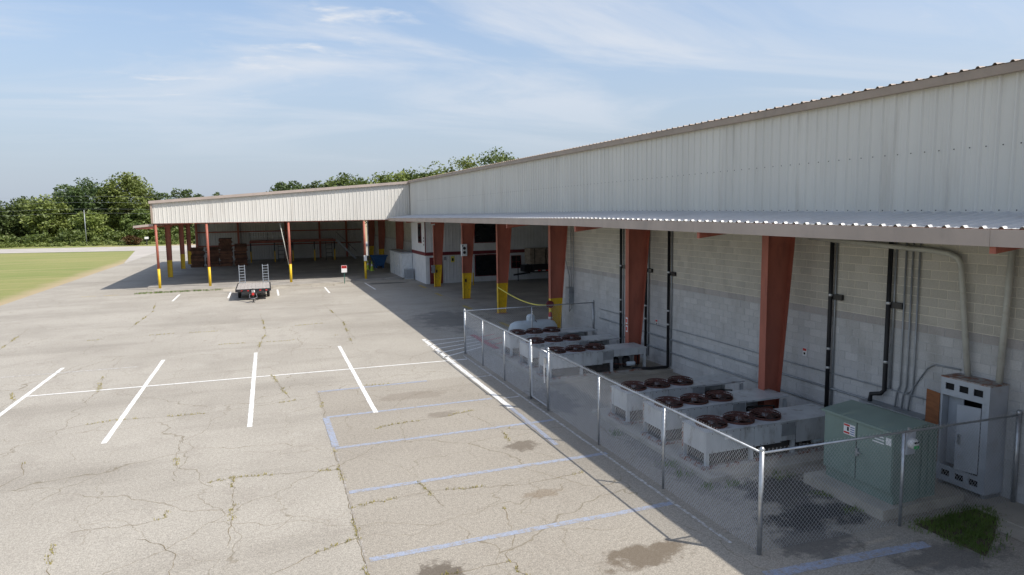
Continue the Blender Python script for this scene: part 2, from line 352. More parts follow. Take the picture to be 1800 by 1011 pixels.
line('edge_line', 6.70, 18.7, 6.73, 30.8, .17, m_pw); line('bay_line', 6.66, 15.2, 6.70, 18.65, .13, m_pb, .0075)
line('faint_line', -17, 29.9, -5, 29.75, .09, m_pww)
for y, x1 in ((11.17,7.45),(14.18,7.55),(17.1,7.45),(19.9,6.5),(22.95,5.1)): line('bay_line', 1.40, y, x1, y+.03, .15, m_pb, .0035)
line('bay_line', 1.42, 17.2, 1.40, 19.85, .17, m_pb, .0085); line('bay_line', 7.3, 8.32, 10.6, 8.12, .22, m_pb)
line('seam_line', 1.33, 9.5, 1.40, 17.0, .045, paintmat('scraped_paint', (.52,.50,.47), UN, .40), .0065)
for y in (22.8, 19.8): line('bay_line', 6.85, y, 7.4, y+.03, .12, m_pww, .0035)
for a in ((6.62,30.35,9.1,30.5),(6.55,29.2,9.05,29.95),(6.57,28.3,8.95,29.2),(6.57,27.4,8.85,28.6),(6.57,26.5,8.75,28.0)): line('hatch_line', *a, .11, m_pw)
line('red_line', 9.15, 31.0, 9.2, 27.3, .28, m_pr)
for y in (28.2, 29.2, 30.2): line('red_line', 9.3, y, 10.2, y+.5, .14, m_pr, .0085)
line('fence_line', 7.45, 9.4, 7.45, 26.5, .07, m_pww, .0075)
for x in (-6.3, -2.7, .72, 4.36): line('stall_line', x, 52.3, x, 56.6, .13, m_pw)
line('stall_line', 7.9, 53, 7.85, 58.7, .13, m_pw)
for y in (33, 40.2, 47.6): line('yellow_dash', 11.62, y-.9, 11.62, y+.9, .24, m_py)
line('yellow_dash', 11.7, 52.2, 11.7, 54.4, .26, m_py)
for x in (-13.2, -11.7): line('yellow_dash', x, 58.4, x+1, 58.4, .12, m_py)
# cracks opened wide enough to hold weeds, with the weeds growing in them
CR = [[(-5.9,16.8),(-5.79,17.43),(-5.5,18.0),(-5.77,18.89)], [(-3.6,12.2),(-3.66,12.64),(-3.8,13.2),(-3.86,13.77)], [(-1.8,11.4),(-1.76,12),(-1.74,12.6),(-1.97,13.02),(-2.18,13.22),(-2.5,13.5)],
      [(-3.7,14.25),(-3.39,14.29),(-2.5,14.14),(-2.13,14.31),(-2.11,14.57)], [(-2.2,16.3),(-2.2,16.86),(-2.35,18.2),(-2.35,19.5)], [(4.2,12.2),(4.11,11.82),(3.98,11),(3.63,10.48),(3.66,9.87),(3.9,9.2)],
      [(2.6,18.3),(3.25,18.49),(4.08,18.54),(5.54,18.89)], [(5.3,18.6),(5.55,17.81),(5.75,16.91),(5.65,15.96)], [(-.6,11.1),(.02,11.4),(.6,11.78),(1.32,12.06)], [(-.95,15.99),(-.9,14.6),(-.9,13.56),(-.91,12.6)],
      [(0,26.04),(.35,23.32),(.5,22.51)], [(2.9,23.2),(3.6,23.05),(4.5,23.2)], [(2.9,14.2),(3,13.56),(3.11,12.77)], [(1.31,10.2),(1.31,10.89),(1.32,12.42),(1.37,15.41),(1.36,16.9)], [(1.38,20),(1.4,21),(1.41,22.87)],
      [(1.5,10.05),(2.4,10.2),(3.6,10.25)], [(-9,24),(-8.1,24.6),(-7.9,25.6),(-8.3,26.8)], [(-5.7,24.5),(-5.6,26),(-5.9,28.3)], [(-4,33),(-2,33.4),(.5,33.1),(3,33.6)], [(-9,37),(-5,37.6),(0,37.2),(4,38)],
      [(-.6,30.9),(-.2,36),(-.5,43)], [(3.5,31),(3.8,38),(3.4,46)], [(-7,40),(-6.8,47),(-7.3,52)], [(-12,31),(-11.5,36),(-12.2,43)], [(6,16.9),(6.9,16.3)], [(-6,21.5),(-4.4,22),(-2,21.7),(.9,22.2)], [(-1.5,15.9),(-.9,16),(1.3,15.6)], [(1.4,13.4),(3,13.6),(5,13.2),(6.4,13.3)]]
rc = random.Random(3); cm = MB(); wv = []; wf = []
def tuft(x, y, z, n, h, sp, rr, wd=.012):
    for _ in range(n):
        a = rr.uniform(0, 6.283); l = rr.uniform(.3,1)*h; ox = x+rr.gauss(0,sp); oy = y+rr.gauss(0,sp)
        lean = rr.uniform(.1,.8)*l; ca, sa = math.cos(a), math.sin(a); i = len(wv)
        wv.extend([(ox-sa*wd,oy+ca*wd,z),(ox+sa*wd,oy-ca*wd,z),(ox+ca*lean*.5+sa*wd*.7,oy+sa*lean*.5-ca*wd*.7,z+l*.65),(ox+ca*lean,oy+sa*lean,z+l),(ox+ca*lean*.5-sa*wd*.7,oy+sa*lean*.5+ca*wd*.7,z+l*.65)])
        wf.append((i,i+1,i+2,i+3,i+4))
for ci, pl in enumerate(CR):
    pts = []
    for a, b in zip(pl[:-1], pl[1:]):
        n = max(2, int(math.dist(a,b)/.12))
        for i in range(n): pts.append((a[0]+(b[0]-a[0])*i/n+rc.gauss(0,.022), a[1]+(b[1]-a[1])*i/n+rc.gauss(0,.022)))
    pts.append(pl[-1]); o = len(cm.v); wob = rc.random()*9
    for i, p in enumerate(pts):
        q = pts[min(i+1,len(pts)-1)]; r_ = pts[max(i-1,0)]; dx, dy = q[0]-r_[0], q[1]-r_[1]; L = math.hypot(dx,dy) or 1
        wd = rc.uniform(.0015,.009)
        cm.v += [(p[0]-dy/L*wd,p[1]+dx/L*wd,.003),(p[0]+dy/L*wd,p[1]-dx/L*wd,.003)]
        dens = math.sin(i*.13+wob)+math.sin(i*.31+wob*2)
        if dens > .35 and p[1] < 60: tuft(p[0], p[1], .0, 9 if p[1] < 20 else 6, .055 if p[1] < 20 else .07, .028, rc, .007)
    for i in range(len(pts)-1): cm.f.append((o+2*i,o+2*i+1,o+2*i+3,o+2*i+2))
cm.build('crack', m_crack, lot)
me = bpy.data.meshes.new('crack_weeds'); me.from_pydata(wv, [], wf); me.materials.append(m_weed)
tag(put('crack_weeds', me), 'yellow green weeds growing in cracks of the paving', 'weeds', kind='stuff')
# slabs
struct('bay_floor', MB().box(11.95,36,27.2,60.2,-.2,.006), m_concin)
for y0, y1 in ((11.75,17.35),(20.7,26.75)): struct('equipment_slab', MB().box(8.72,13.7,y0,y1,-.2,.10), m_conc)
struct('wall_apron', MB().box(12.7,13.7,7.2,11.7,-.2,.03), m_conc)
struct('side_walk', MB().add([(11.9,4,.012),(13.7,4,.012),(13.7,7.2,.012),(13.0,8.6,.012),(12.2,8.0,.012)], [(0,1,2,3,4)]), m_conc)
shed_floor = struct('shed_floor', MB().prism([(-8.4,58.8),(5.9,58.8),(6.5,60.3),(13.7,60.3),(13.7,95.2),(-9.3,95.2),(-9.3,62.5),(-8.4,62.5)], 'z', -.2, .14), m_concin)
MB().box(-8.42,5.86,58.74,58.98,-.15,.146).build('slab_edge', m_conc, shed_floor)

# ------------------------------------------------------------------ siding
def profile(width, nrib, h, base=.045, top=.016):
    pr = []
    for k in range(nrib):
        c = width*(k+.5)/nrib
        pr += [(c-base,0),(c-top,h),(c+top,h),(c+base,0)]
        if k < nrib-1 and h > .02:
            g = c+width/nrib/2; pr += [(g-.02,0),(g-.012,.005),(g+.012,.005),(g+.02,0)]
    return [(0,0)]+pr+[(width,0)]
def panel_mesh(name, mat, width, z0, z1f, nrib=3, h=.032, x_off=0):
    pr = profile(width, nrib, h); vs = [(u,-d,z0) for u,d in pr]+[(u,-d,z1f(x_off+u)) for u,d in pr]; n = len(pr)
    return MB().add(vs, [(i,i+1,n+i+1,n+i) for i in range(n-1)]).mesh(name, mat)
def sheet_mesh(name, mat, width, x0, z0, x1, z1, nrib=3, h=.034):     # runs along x, ribs stand up, width along y
    pr = profile(width, nrib, h); n = len(pr)
    vs = [(x0,u,z0+d) for u,d in pr]+[(x1,u,z1+d) for u,d in pr]
    return MB().add(vs, [(i,i+1,n+i+1,n+i) for i in range(n-1)][::1]).mesh(name, mat)
PW = .9144
def zc(y): return float(np.interp(y, [5,11,22,40,60], [5.50,5.53,5.61,5.56,5.49]))
def zt(y): return 8.27+(y-5)*.0079

# ------------------------------------------------------------------ main building
wh = thing('warehouse', (13.7,30,0), 'long off white metal clad warehouse with grey block wall, red columns and lean-to canopy', 'warehouse')
pm = panel_mesh('wall_panel', m_siding, PW, 0, lambda u: 1.0)
rm = sheet_mesh('roof_panel', m_trim, PW, 12.22, 0, 36, 1.15)
cm_ = sheet_mesh('canopy_panel', m_roof, PW, 10.42, 0, 12.40, .21)
NP = 73
for k in range(NP):
    y = 60.58-k*PW
    o = put('wall_panel', pm, wh, (12.40, y, zc(y)+.20), R(-90)); o.scale = (1,1,zt(y-.45)-zc(y)-.20)
    o = put('roof_panel', rm, wh, (0, y-PW, zt(y)+.02)); o = put('canopy_panel', cm_, wh, (0, y-PW, zc(y)))
for k in range(9):
    y1 = 60.55-k*7.62; y0 = y1-7.615
    a, b = zc(y0), zc(y1)
    MB().add([(10.37,y0,a-.27),(10.42,y0,a-.27),(10.42,y1,b-.27),(10.37,y1,b-.27),(10.37,y0,a-.01),(10.42,y0,a-.01),(10.42,y1,b-.01),(10.37,y1,b-.01)],
             [(0,3,2,1),(4,5,6,7),(0,1,5,4),(1,2,6,5),(2,3,7,6),(3,0,4,7)]).build('fascia', m_fascia, wh)
    a, b = zt(y0), zt(y1)
    MB().add([(12.24,y0,a-.15),(12.355,y0,a-.15),(12.355,y1,b-.15),(12.24,y1,b-.15),(12.24,y0,a+.015),(12.355,y0,a+.015),(12.355,y1,b+.015),(12.24,y1,b+.015)],
             [(0,3,2,1),(4,5,6,7),(0,1,5,4),(1,2,6,5),(2,3,7,6),(3,0,4,7)]).build('eave_trim', m_trim, wh)
# screw rows on the cladding
sc = MB()
for k in range(int(52/.305)):
    y = 6+k*.305
    for z in (6.93, zc(y)+.26): sc.cbox((12.385-.034, y+.02, z), (.008,.02,.02))
tag(sc.build('screw', m_dark, wh), kind='stuff')
COLS = [7.2, 14.7, 22.05, 29.35, 37.05, 44.4, 52.7]
def column(y, yel, x=12.55, par=wh, taper=.47, w0=.47):
    def seg(z0, z1, g=0):
        W = lambda z: w0+(z/5.6)*taper
        b = MB(); fl = .125+g; T = .014
        for (z_a, z_b) in ((z0, z1),):
            wa, wb = W(z_a), W(z_b)
            b.box(x-g, x+T+g, y-fl, y+fl, z_a, z_b)
            b.add([(x+wa-T-g,y-fl,z_a),(x+wa+g,y-fl,z_a),(x+wa+g,y+fl,z_a),(x+wa-T-g,y+fl,z_a),(x+wb-T-g,y-fl,z_b),(x+wb+g,y-fl,z_b),(x+wb+g,y+fl,z_b),(x+wb-T-g,y+fl,z_b)],
                  [(0,3,2,1),(4,5,6,7),(0,1,5,4),(1,2,6,5),(2,3,7,6),(3,0,4,7)])
            b.add([(x+T,y-.008-g,z_a),(x+wa-T,y-.008-g,z_a),(x+wb-T,y-.008-g,z_b),(x+T,y-.008-g,z_b),(x+T,y+.008+g,z_a),(x+wa-T,y+.008+g,z_a),(x+wb-T,y+.008+g,z_b),(x+T,y+.008+g,z_b)],
                  [(0,1,2,3),(7,6,5,4)])
        return b
    c = seg(1.76 if yel else .0, 5.62).build('column', m_red, par)
    if yel: seg(.0, 1.76).build('yellow_base', m_yellow, c)
    MB().box(x-.06,x+.56,y-.17,y+.17,.0,.022).build('base_plate', m_red, c)
    return c
cols = [column(y, i >= 3) for i, y in enumerate(COLS)]
for y in COLS[5:]: MB().box(12.70,12.80,y-.06,y-.012,1.15,1.36).build('junction_box', m_blacksteel, cols[COLS.index(y)])
for y in COLS:
    MB().prism([(10.43,5.13),(12.55,5.37),(12.55,5.60),(10.43,5.40)], 'y', y-.05, y+.05).build('canopy_bracket', m_red, wh)
for x in (10.9, 11.7): MB().box(x,x+.06,-6,60.4,5.43,5.475).build('purlin', m_red, wh)
# block wall
BL, BH = .4064, .2032
bmesh_block = MB()
def blockgeo(mb, y, z, l=BL, h=BH, x=13.70):
    g = .005; e = .004
    y0, y1, z0, z1 = y+g+.001, y+l-g-.001, z+g+.001, z+h-g-.001
    mb.add([(x+.012,y0,z0),(x+.012,y1,z0),(x+.012,y1,z1),(x+.012,y0,z1),(x,y0+e,z0+e),(x,y1-e,z0+e),(x,y1-e,z1-e),(x,y0+e,z1-e)],
           [(4,7,6,5),(0,4,5,1),(1,5,6,2),(2,6,7,3),(3,7,4,0)])
blockgeo(bmesh_block, 0, 0, x=0); bme = bmesh_block.mesh('block', m_block)
bw = MB().box(13.707,13.9,3.9,30.55,0,5.6).build('block_wall', m_mortar, wh)
cand = []
for r_ in range(27):
    off = 0 if r_ % 2 == 0 else -BL/2
    k0 = int(4/BL)
    for k in range(k0, int(30.5/BL)+1):
        y = k*BL+off
        if y+BL > 30.54: continue
        cand.append((y, r_*BH))
cand.sort(key=lambda p: (0 if (p[0] > 8.6 and p[1] < 5.0) else 1, p[0]))
for y, z in cand[:300]: put('block', bme, bw, (13.70, y, z))
rest = MB()
for y, z in cand[300:]: blockgeo(rest, y, z)
tag(rest.build('block_courses', m_block, bw), kind='stuff')
# inner walls of the drive-through bay and the far side
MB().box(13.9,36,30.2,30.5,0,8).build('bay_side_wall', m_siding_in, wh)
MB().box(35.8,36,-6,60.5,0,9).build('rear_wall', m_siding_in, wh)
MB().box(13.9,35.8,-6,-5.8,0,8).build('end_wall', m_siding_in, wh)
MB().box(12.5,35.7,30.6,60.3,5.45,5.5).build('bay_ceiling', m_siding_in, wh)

# ------------------------------------------------------------------ office block inside the bay
of = thing('office_block', (12.4,55,0), 'white two storey office with maroon stripe and dark windows under the canopy', 'office')
opm = panel_mesh('wall_panel', m_office, PW, 0, lambda u: 5.44, 3, .012)
for k in range(15): put('wall_panel', opm, of, (12.4+k*PW, 55.0, 0))
for k in range(6): put('wall_panel', opm, of, (12.4, 55.02+.9144*(k+1), 0), R(-90))
MB().box(12.405,26,55.012,55.2,0,5.44).build('core_wall', m_office, of)
MB().box(12.412,12.6,55.03,60.5,0,5.43).build('side_wall', m_office, of)
MB().box(12.365,26,54.955,54.983,2.36,2.64).build('stripe', m_maroon, of); MB().box(12.362,12.385,54.99,60.4,2.36,2.64).build('stripe', m_maroon, of)
MB().box(12.365,12.44,54.96,54.985,2.64,5.44).build('corner_trim', m_maroon, of)
def window(x0, x1, z0, z1, frame, mull=()):
    wdw = MB()
    for a in ((x0-.06,x1+.06,z0-.06,z0),(x0-.06,x1+.06,z1,z1+.06),(x0-.06,x0,z0,z1),(x1,x1+.06,z0,z1)): wdw.box(a[0],a[1],54.945,54.984,a[2],a[3])
    f = wdw.build('window', frame, of); MB().box(x0,x1,54.962,54.98,z0,z1).build('pane', m_glass, f)
    for (a,b,c_,d) in mull: MB().box(a,b,54.95,54.961,c_,d).build('muntin', frame, f)
window(16.68,18.62,3.35,4.94,m_maroon); window(16.68,18.6,.52,2.25,m_maroon)
window(19.97,20.76,1.07,2.07,m_maroon, ((20.35,20.39,1.07,2.07),(19.97,20.34,1.55,1.59),(20.40,20.76,1.55,1.59)))
f = MB().box(12.36,12.384,56.3,57.6,3.35,5.05).build('window', m_maroon, of); MB().box(12.35,12.359,56.42,57.48,3.45,4.97).build('pane', m_glass, f)
d = MB().box(12.72,13.8,54.94,54.984,.02,2.2).build('door', m_maroon, of); MB().box(12.86,13.66,54.925,54.939,.1,2.08).build('door_leaf', m_maroon, d)
MB().box(13.0,13.5,54.915,54.924,1.1,1.9).build('pane', m_glass, d); MB().tube([(13.58,54.9,1.0),(13.58,54.9,1.15)], .02).build('handle', m_galv, d)
for nm, x, z, wd, h, mt in (('yellow_notice',14.55,1.75,.30,.5,m_hose),('paper_notice',15.15,1.35,.2,.34,m_signw),('paper_notice',13.95,1.95,.2,.28,m_conduit)):
    MB().box(x,x+wd,54.955,54.972,z,z+h).build(nm, mt, of)
MB().box(14.62,14.78,54.950,54.9545,1.85,2.1).build('notice_mark', m_dark, of)
MB().box(12.355,12.38,55.2,55.5,2.75,4.2).build('side_notice', m_signw, of)
for z in (3.2,3.5,3.75): MB().box(12.35,12.354,55.24,55.46,z,z+.14).build('notice_mark', m_blacksteel, of)
cmr = thing('security_camera', (13.1,54.85,4.25), 'small security camera on the office corner wall', 'camera')
MB().box(13.06,13.14,54.86,54.97,4.2,4.28).build('bracket', m_white, cmr); MB().tube([(13.1,54.9,4.2),(12.95,54.6,4.1)], .06, 10).build('body', m_white, cmr)

# white cooler box and its cooling unit
cb = thing('white_utility_shed', (11.9,63,0), 'low white utility shed with flat grey roof beside the office', 'shed')
MB().box(11.45,12.36,60.25,66.5,.14,2.32).build('wall', m_white, cb); MB().box(11.38,12.40,60.2,66.6,2.32,2.42).build('roof', m_conduit, cb)
for y in (61.4, 64.2):
    d = MB().box(11.425,11.449,y,y+1.1,.2,2.1).build('door', m_white, cb); MB().box(11.41,11.424,y+.02,y+.07,.2,2.1).build('edge', m_conduit, d); MB().box(11.39,11.424,y+.95,y+1.0,1.0,1.2).build('handle', m_galv, d)
ac = thing('cooling_unit', (11.9,59.7,0), 'grey louvred air conditioner on the ground by the white shed', 'air conditioner')
MB().box(11.55,12.25,59.35,59.95,.08,.98).build('casing', m_greyenam, ac); MB().box(11.5,12.3,59.3,60.0,.0,.08).build('base', m_conc, ac)
for k in range(9): MB().box(11.57,12.23,59.325,59.349,.18+k*.085,.225+k*.085).build('slat', m_conduit, ac); MB().box(11.527,11.549,59.37,59.93,.18+k*.085,.225+k*.085).build('slat', m_conduit, ac)

# ------------------------------------------------------------------ open shed
sh = thing('open_shed', (2,75,0), 'open fronted shed with sloping off white fascia on slim red and yellow posts', 'shed')
def zs(x): return 7.05+(x+8.35)*(8.64-7.05)/20.75
k = 0; x = -8.28
while x < 12.3:
    wd = min(PW, 12.36-x); xo = x
    pr = panel_mesh('fascia_panel', m_siding, wd, 5.36, lambda u: zs(u)-.05, 3, .03, xo)
    put('fascia_panel', pr, sh, (x, 60.60, 0)); x += PW
MB().add([(-8.5,60.38,zs(-8.5)-.12),(12.38,60.38,zs(12.38)-.12),(12.38,60.55,zs(12.38)-.12),(-8.5,60.55,zs(-8.5)-.12),(-8.5,60.38,zs(-8.5)+.10),(12.38,60.38,zs(12.38)+.10),(12.38,60.55,zs(12.38)+.10),(-8.5,60.55,zs(-8.5)+.10)],
         [(0,3,2,1),(4,5,6,7),(0,1,5,4),(1,2,6,5),(2,3,7,6),(3,0,4,7)]).build('roof_trim', m_fascia, sh)
MB().add([(-8.5,60.56,zs(-8.5)-.02),(14,60.56,zs(12.38)-.02),(14,95.4,zs(12.38)-.02),(-8.5,95.4,zs(-8.5)-.02),(-8.5,60.56,zs(-8.5)+.06),(14,60.56,zs(12.38)+.06),(14,95.4,zs(12.38)+.06),(-8.5,95.4,zs(-8.5)+.06)],
         [(0,3,2,1),(4,5,6,7),(0,1,5,4),(1,2,6,5),(2,3,7,6),(3,0,4,7)]).build('roof', m_roof, sh)
MB().box(-8.42,-8.29,60.5,60.62,5.36,zs(-8.4)-.13).build('corner_trim', m_trim, sh)
MB().box(-8.29,12.3,60.63,60.75,5.30,5.42).build('header_beam', m_red, sh)
lp = panel_mesh('side_panel', m_siding, PW, 5.36, lambda u: 7.0)
for k in range(38): put('side_panel', lp, sh, (-8.30, 61.5+k*.9144, 0), R(-90))
MB().prism([(-9.75,5.02),(-8.33,5.16),(-8.33,5.34),(-9.75,5.20)], 'y', 60.7, 95).build('side_canopy', m_fascia, sh)
for y in (60.85,71.6,82.6,89.9): MB().prism([(-9.6,4.92),(-8.2,4.92),(-8.2,5.15),(-9.6,5.01)], 'y', y-.05, y+.05).build('side_bracket', m_red, sh)
for x in (-8.15,-4.43,1.93,8.25):
    p = MB().tube([(x,60.72,1.72),(x,60.72,5.25)], .095, 12).build('post', m_red, sh, True); MB().tube([(x,60.72,.14),(x,60.72,1.72)], .105, 12).build('yellow_sleeve', m_yellow, p, True)
    MB().box(x-.16,x+.16,60.56,60.88,.13,.155).build('base_plate', m_conc, p)
MB().box(8.12,8.38,60.58,60.605,1.75,2.25).build('notice_plate', m_signw, sh)
for y in (71.6,82.6,89.9): column(y, True, -8.85, sh, .08, .42)
for y in (68.7,80,88): column(y, True, 12.5, sh)
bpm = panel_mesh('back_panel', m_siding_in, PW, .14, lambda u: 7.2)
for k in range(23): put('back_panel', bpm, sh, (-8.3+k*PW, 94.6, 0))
for z in (2.0,3.75,5.3): MB().box(-8.3,12.4,94.40,94.56,z,z+.14).build('girt', m_red, sh)
for x in (-8.1,-3.2,2.6,6.9,10.4): MB().box(x-.12,x+.12,94.12,94.39,.14,7.2).build('wall_column', m_red, sh)
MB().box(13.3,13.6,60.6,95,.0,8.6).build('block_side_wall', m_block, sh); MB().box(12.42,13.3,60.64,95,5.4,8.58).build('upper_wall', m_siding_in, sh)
for y in (68,76,84): MB().bar((-8.2,y,6.75),(12.3,y,8.3),.16,.3).build('rafter', m_red, sh)
pole = MB().tube([(1.25,60.95,5.2),(1.82,60.9,1.6)], .035, 8).build('white_pole', m_pvc, None, True); tag(pole, 'thin white pole leaning against a post of the open shed', 'pole')

# pallets
pal = MB()
for yy in (0,.55,1.1): pal.box(0,1.3,yy,yy+.1,.02,.115)
for i in range(6): pal.box(i*.236,i*.236+.12,0,1.2,.116,.138)
for xx in (0,.59,1.18): pal.box(xx,xx+.12,0,1.2,0,.019)
_t = m_pallet.node_tree; _b = _t.nodes['Principled BSDF']; _src = _b.inputs['Base Color'].links[0].from_socket; _oi = N(_t, 'ShaderNodeObjectInfo')
_t.links.new(mix(_t, 1.0, _src, mix(_t, _oi.outputs['Random'], (.55,.55,.55), (1.7,1.6,1.5)), 'MULTIPLY'), _b.inputs['Base Color'])
pme = pal.mesh('wooden_pallet', m_pallet)
rp = random.Random(5)
ORD = 'lowest second third fourth fifth sixth seventh eighth ninth tenth eleventh twelfth thirteenth fourteenth fifteenth sixteenth seventeenth eighteenth nineteenth twentieth twenty-first twenty-second twenty-third'.split()
for cx0, y0, n, lab in ((-7.95,84.0,16,'leftmost pallet stack'), (-6.42,84.3,16,'second pallet stack from the left'), (-4.95,84.1,23,'tallest pallet stack'), (-3.35,84.2,18,'pallet stack right of the tallest one')):
    for i in range(n):
        o = put('wooden_pallet', pme, None, (cx0+rp.gauss(0,.045)+(.1 if i > 7 and 'second' in lab else 0), y0+rp.gauss(0,.05), .14+i*.14), rp.gauss(0,.02))
        nm = 'topmost' if i == n-1 else ORD[i]
        tag(o, 'brown wooden pallet, '+nm+('' if i in (0,n-1) else ' from the floor')+' in the '+lab, 'pallet', 'wooden pallets stacked in the open shed')
# mezzanine
mz = thing('mezzanine', (3.3,90,.14), 'raised storage platform with yellow footed posts and a stair in the shed', 'platform')
MB().box(-1.8,8.4,88.4,92.5,2.52,2.75).build('deck', m_red, mz)
for x in (-1.7,1.06,3.2,5.8,8.25):
    for y in (88.6,):
        p = MB().box(x-.07,x+.07,y-.07,y+.07,1.5,2.52).build('post', m_blacksteel, mz); MB().box(x-.08,x+.08,y-.08,y+.08,.14,1.5).build('yellow_sleeve', m_yellow, p)
for x in (-1.7,.3,2.3): MB().box(x-.03,x+.03,88.5,88.56,2.75,3.85).build('rail_post', m_blacksteel, mz)
for z in (3.3,3.8): MB().box(-1.7,2.3,88.49,88.55,z,z+.06).build('rail', m_galv, mz)
for y in (88.6,89.6): MB().bar((8.5,y,2.7),(10.9,y,.2),.06,.22).build('stringer', m_greyenam, mz)
for k in range(11): MB().box(8.5+k*.22,8.76+k*.22,88.62,89.58,2.52-k*.228,2.56-k*.228).build('tread', m_galv, mz)
MB().bar((8.5,88.6,3.7),(10.9,88.6,1.2),.05,.05).build('handrail', m_blacksteel, mz)
for x in (10.0,): MB().box(x,x+.05,88.58,88.63,1.1,2.2).build('rail_post', m_blacksteel, mz)
# steel ladder racks by the mezzanine
for x, lab in ((1.45,'dark shelving ladder frame under the left of the platform'),(7.2,'dark shelving ladder frame under the right of the platform')):
    rk = thing('ladder_frame', (x,89.2,.14), lab, 'rack')
    for dx in (0,.75): MB().box(x+dx,x+dx+.06,89.2,89.26,.14,2.4).build('upright', m_blacksteel, rk)
    for z in (.5,1.0,1.5,2.0): MB().box(x+.06,x+.75,89.205,89.255,z,z+.05).build('rung', m_blacksteel, rk)
# hopper and cones
hp = thing('tipping_hopper', (11.3,73,.14), 'blue steel tipping hopper under the shed beside the yellow column', 'hopper')
MB().prism([(10.55,1.45),(12.15,1.45),(11.75,.35),(11.05,.35)], 'y', 72.3, 74.2).build('bin', m_blue, hp)
MB().box(10.5,12.2,72.25,72.32,1.38,1.5).build('rim', m_blue, hp)
for x in (10.95,11.65): MB().box(x,x+.14,72.4,74.1,.14,.36).build('runner', m_blue, hp)
def cone(name, x, y, z, h, mat, label, r=.14):
    t_ = thing(name, (x,y,z), label, 'cone')
    MB().box(x-r*1.3,x+r*1.3,y-r*1.3,y+r*1.3,z,z+.03).build('foot', mat, t_)
    MB().lathe([(r,z+.03),(r*.62,z+h*.5)], (x,y,0), 14).build('body', mat, t_, True); MB().lathe([(r*.62,z+h*.5),(r*.42,z+h*.72)], (x,y,0), 14).build('sleeve', m_signw, t_, True)
    MB().lathe([(r*.42,z+h*.72),(r*.2,z+h),(0.001,z+h)], (x,y,0), 14).build('tip', mat, t_, True)
cone('traffic_cone', 9.9, 71.0, .14, .95, m_lime, 'lime traffic cone standing farther back by the blue hopper', .17); cone('traffic_cone', 10.05, 69.3, .14, .95, m_lime, 'lime traffic cone standing nearest the camera before the blue hopper', .17)
cone('delineator_cone', 13.25, 31.0, .006, 1.0, m_orange, 'slim orange cone behind the column with the hose reel', .13)
# parking sign, wheel stops
sg = thing('parking_sign', (6.2,58.95,0), 'small white and red sign on a green post by the slab corner', 'sign')
MB().box(6.17,6.23,58.92,58.98,0,1.3).build('post', m_signgreen, sg)
pl = MB().box(5.97,6.43,58.885,58.905,.95,1.55).build('plate', m_signw, sg); MB().box(5.99,6.41,58.878,58.884,1.30,1.53).build('red_band', m_redp, pl)
for x in (6.06,6.24): MB().box(x,x+.1,58.872,58.877,1.37,1.46).build('mark', m_dark, pl)
for x, lab in ((-3.3,'concrete wheel stop left of the flatbed trailer'),(-.2,'concrete wheel stop behind the flatbed trailer'),(3.4,'concrete wheel stop left of the green post sign')):
    tag(MB().prism([(57.5,0),(57.72,0),(57.69,.13),(57.53,.13)], 'x', x, x+1.85).build('wheel_stop', m_conc), lab, 'wheel stop', 'wheel stops before the shed slab')

# ------------------------------------------------------------------ flatbed trailer
tr = thing('flatbed_trailer', (-.95,52.5,0), 'flatbed utility trailer with two raised ladder ramps parked before the shed', 'trailer')
for i in range(9): MB().box(-2.05+i*.245,-1.815+i*.245,50.3,55.2,.72,.765).build('plank', m_deck, tr)
fr = MB().box(-2.12,-2.05,50.25,55.25,.62,.79).box(.155,.225,50.25,55.25,.62,.79).box(-2.05,.155,50.25,50.3,.60,.80).box(-2.05,.155,55.2,55.25,.6,.77)
for y in (51.2,52.2,53.2,54.2): fr.box(-2.05,.155,y,y+.06,.62,.71)
fr.build('frame', m_blacksteel, tr)
tg = MB().bar((-1.7,50.3,.64),(-.95,48.9,.60),.08,.12).bar((-.2,50.3,.64),(-.95,48.9,.60),.08,.12).build('tongue', m_blacksteel, tr)
MB().cbox((-.95,48.75,.6),(.14,.3,.14)).build('coupler', m_redp, tg); MB().tube([(-.95,49.05,.05),(-.95,49.05,.95)], .035, 8).build('jack', m_blacksteel, tg); MB().box(-1.05,-.85,48.95,49.15,.0,.03).build('jack_foot', m_blacksteel, tg)
MB().tube([(-1.15,49.0,.58),(-1.2,48.8,.35),(-.95,48.72,.28),(-.7,48.8,.35),(-.75,49.0,.58)], .018, 6).build('safety_chain', m_galv, tg)
for x in (-1.93,.03):
    for y in (52.2,53.15):
        wl = MB().lathe([(.001,-.1),(.22,-.1),(.36,-.09),(.385,-.05),(.385,.05),(.36,.09),(.22,.1),(.001,.1)], (x,y,.385), 20, 'x').build('wheel', m_black, tr, True)
        MB().lathe([(.001,-.108),(.2,-.105),(.21,-.1)], (x,y,.385), 14, 'x').build('rim', m_galv, wl)
MB().box(-2.0,.1,52.17,52.23,.36,.42).box(-2.0,.1,53.12,53.18,.36,.42).build('axle', m_blacksteel, tr)
for x in (-2.0,-.32):
    rp_ = MB().box(x,x+.05,55.28,55.34,.7,2.15).box(x+.40,x+.45,55.28,55.34,.7,2.15).build('ramp', m_alu, tr)
    for k in range(7): MB().box(x+.05,x+.40,55.285,55.335,.78+k*.21,.82+k*.21).build('rung', m_alu, rp_)
for x in (-1.75,-1.35,-.55,-.15): MB().box(x,x+.12,50.238,50.249,.65,.72).build('reflector', m_redp, tr)
MB().box(-1.05,-.85,50.22,50.237,.55,.72).build('number_plate', m_signw, tr)

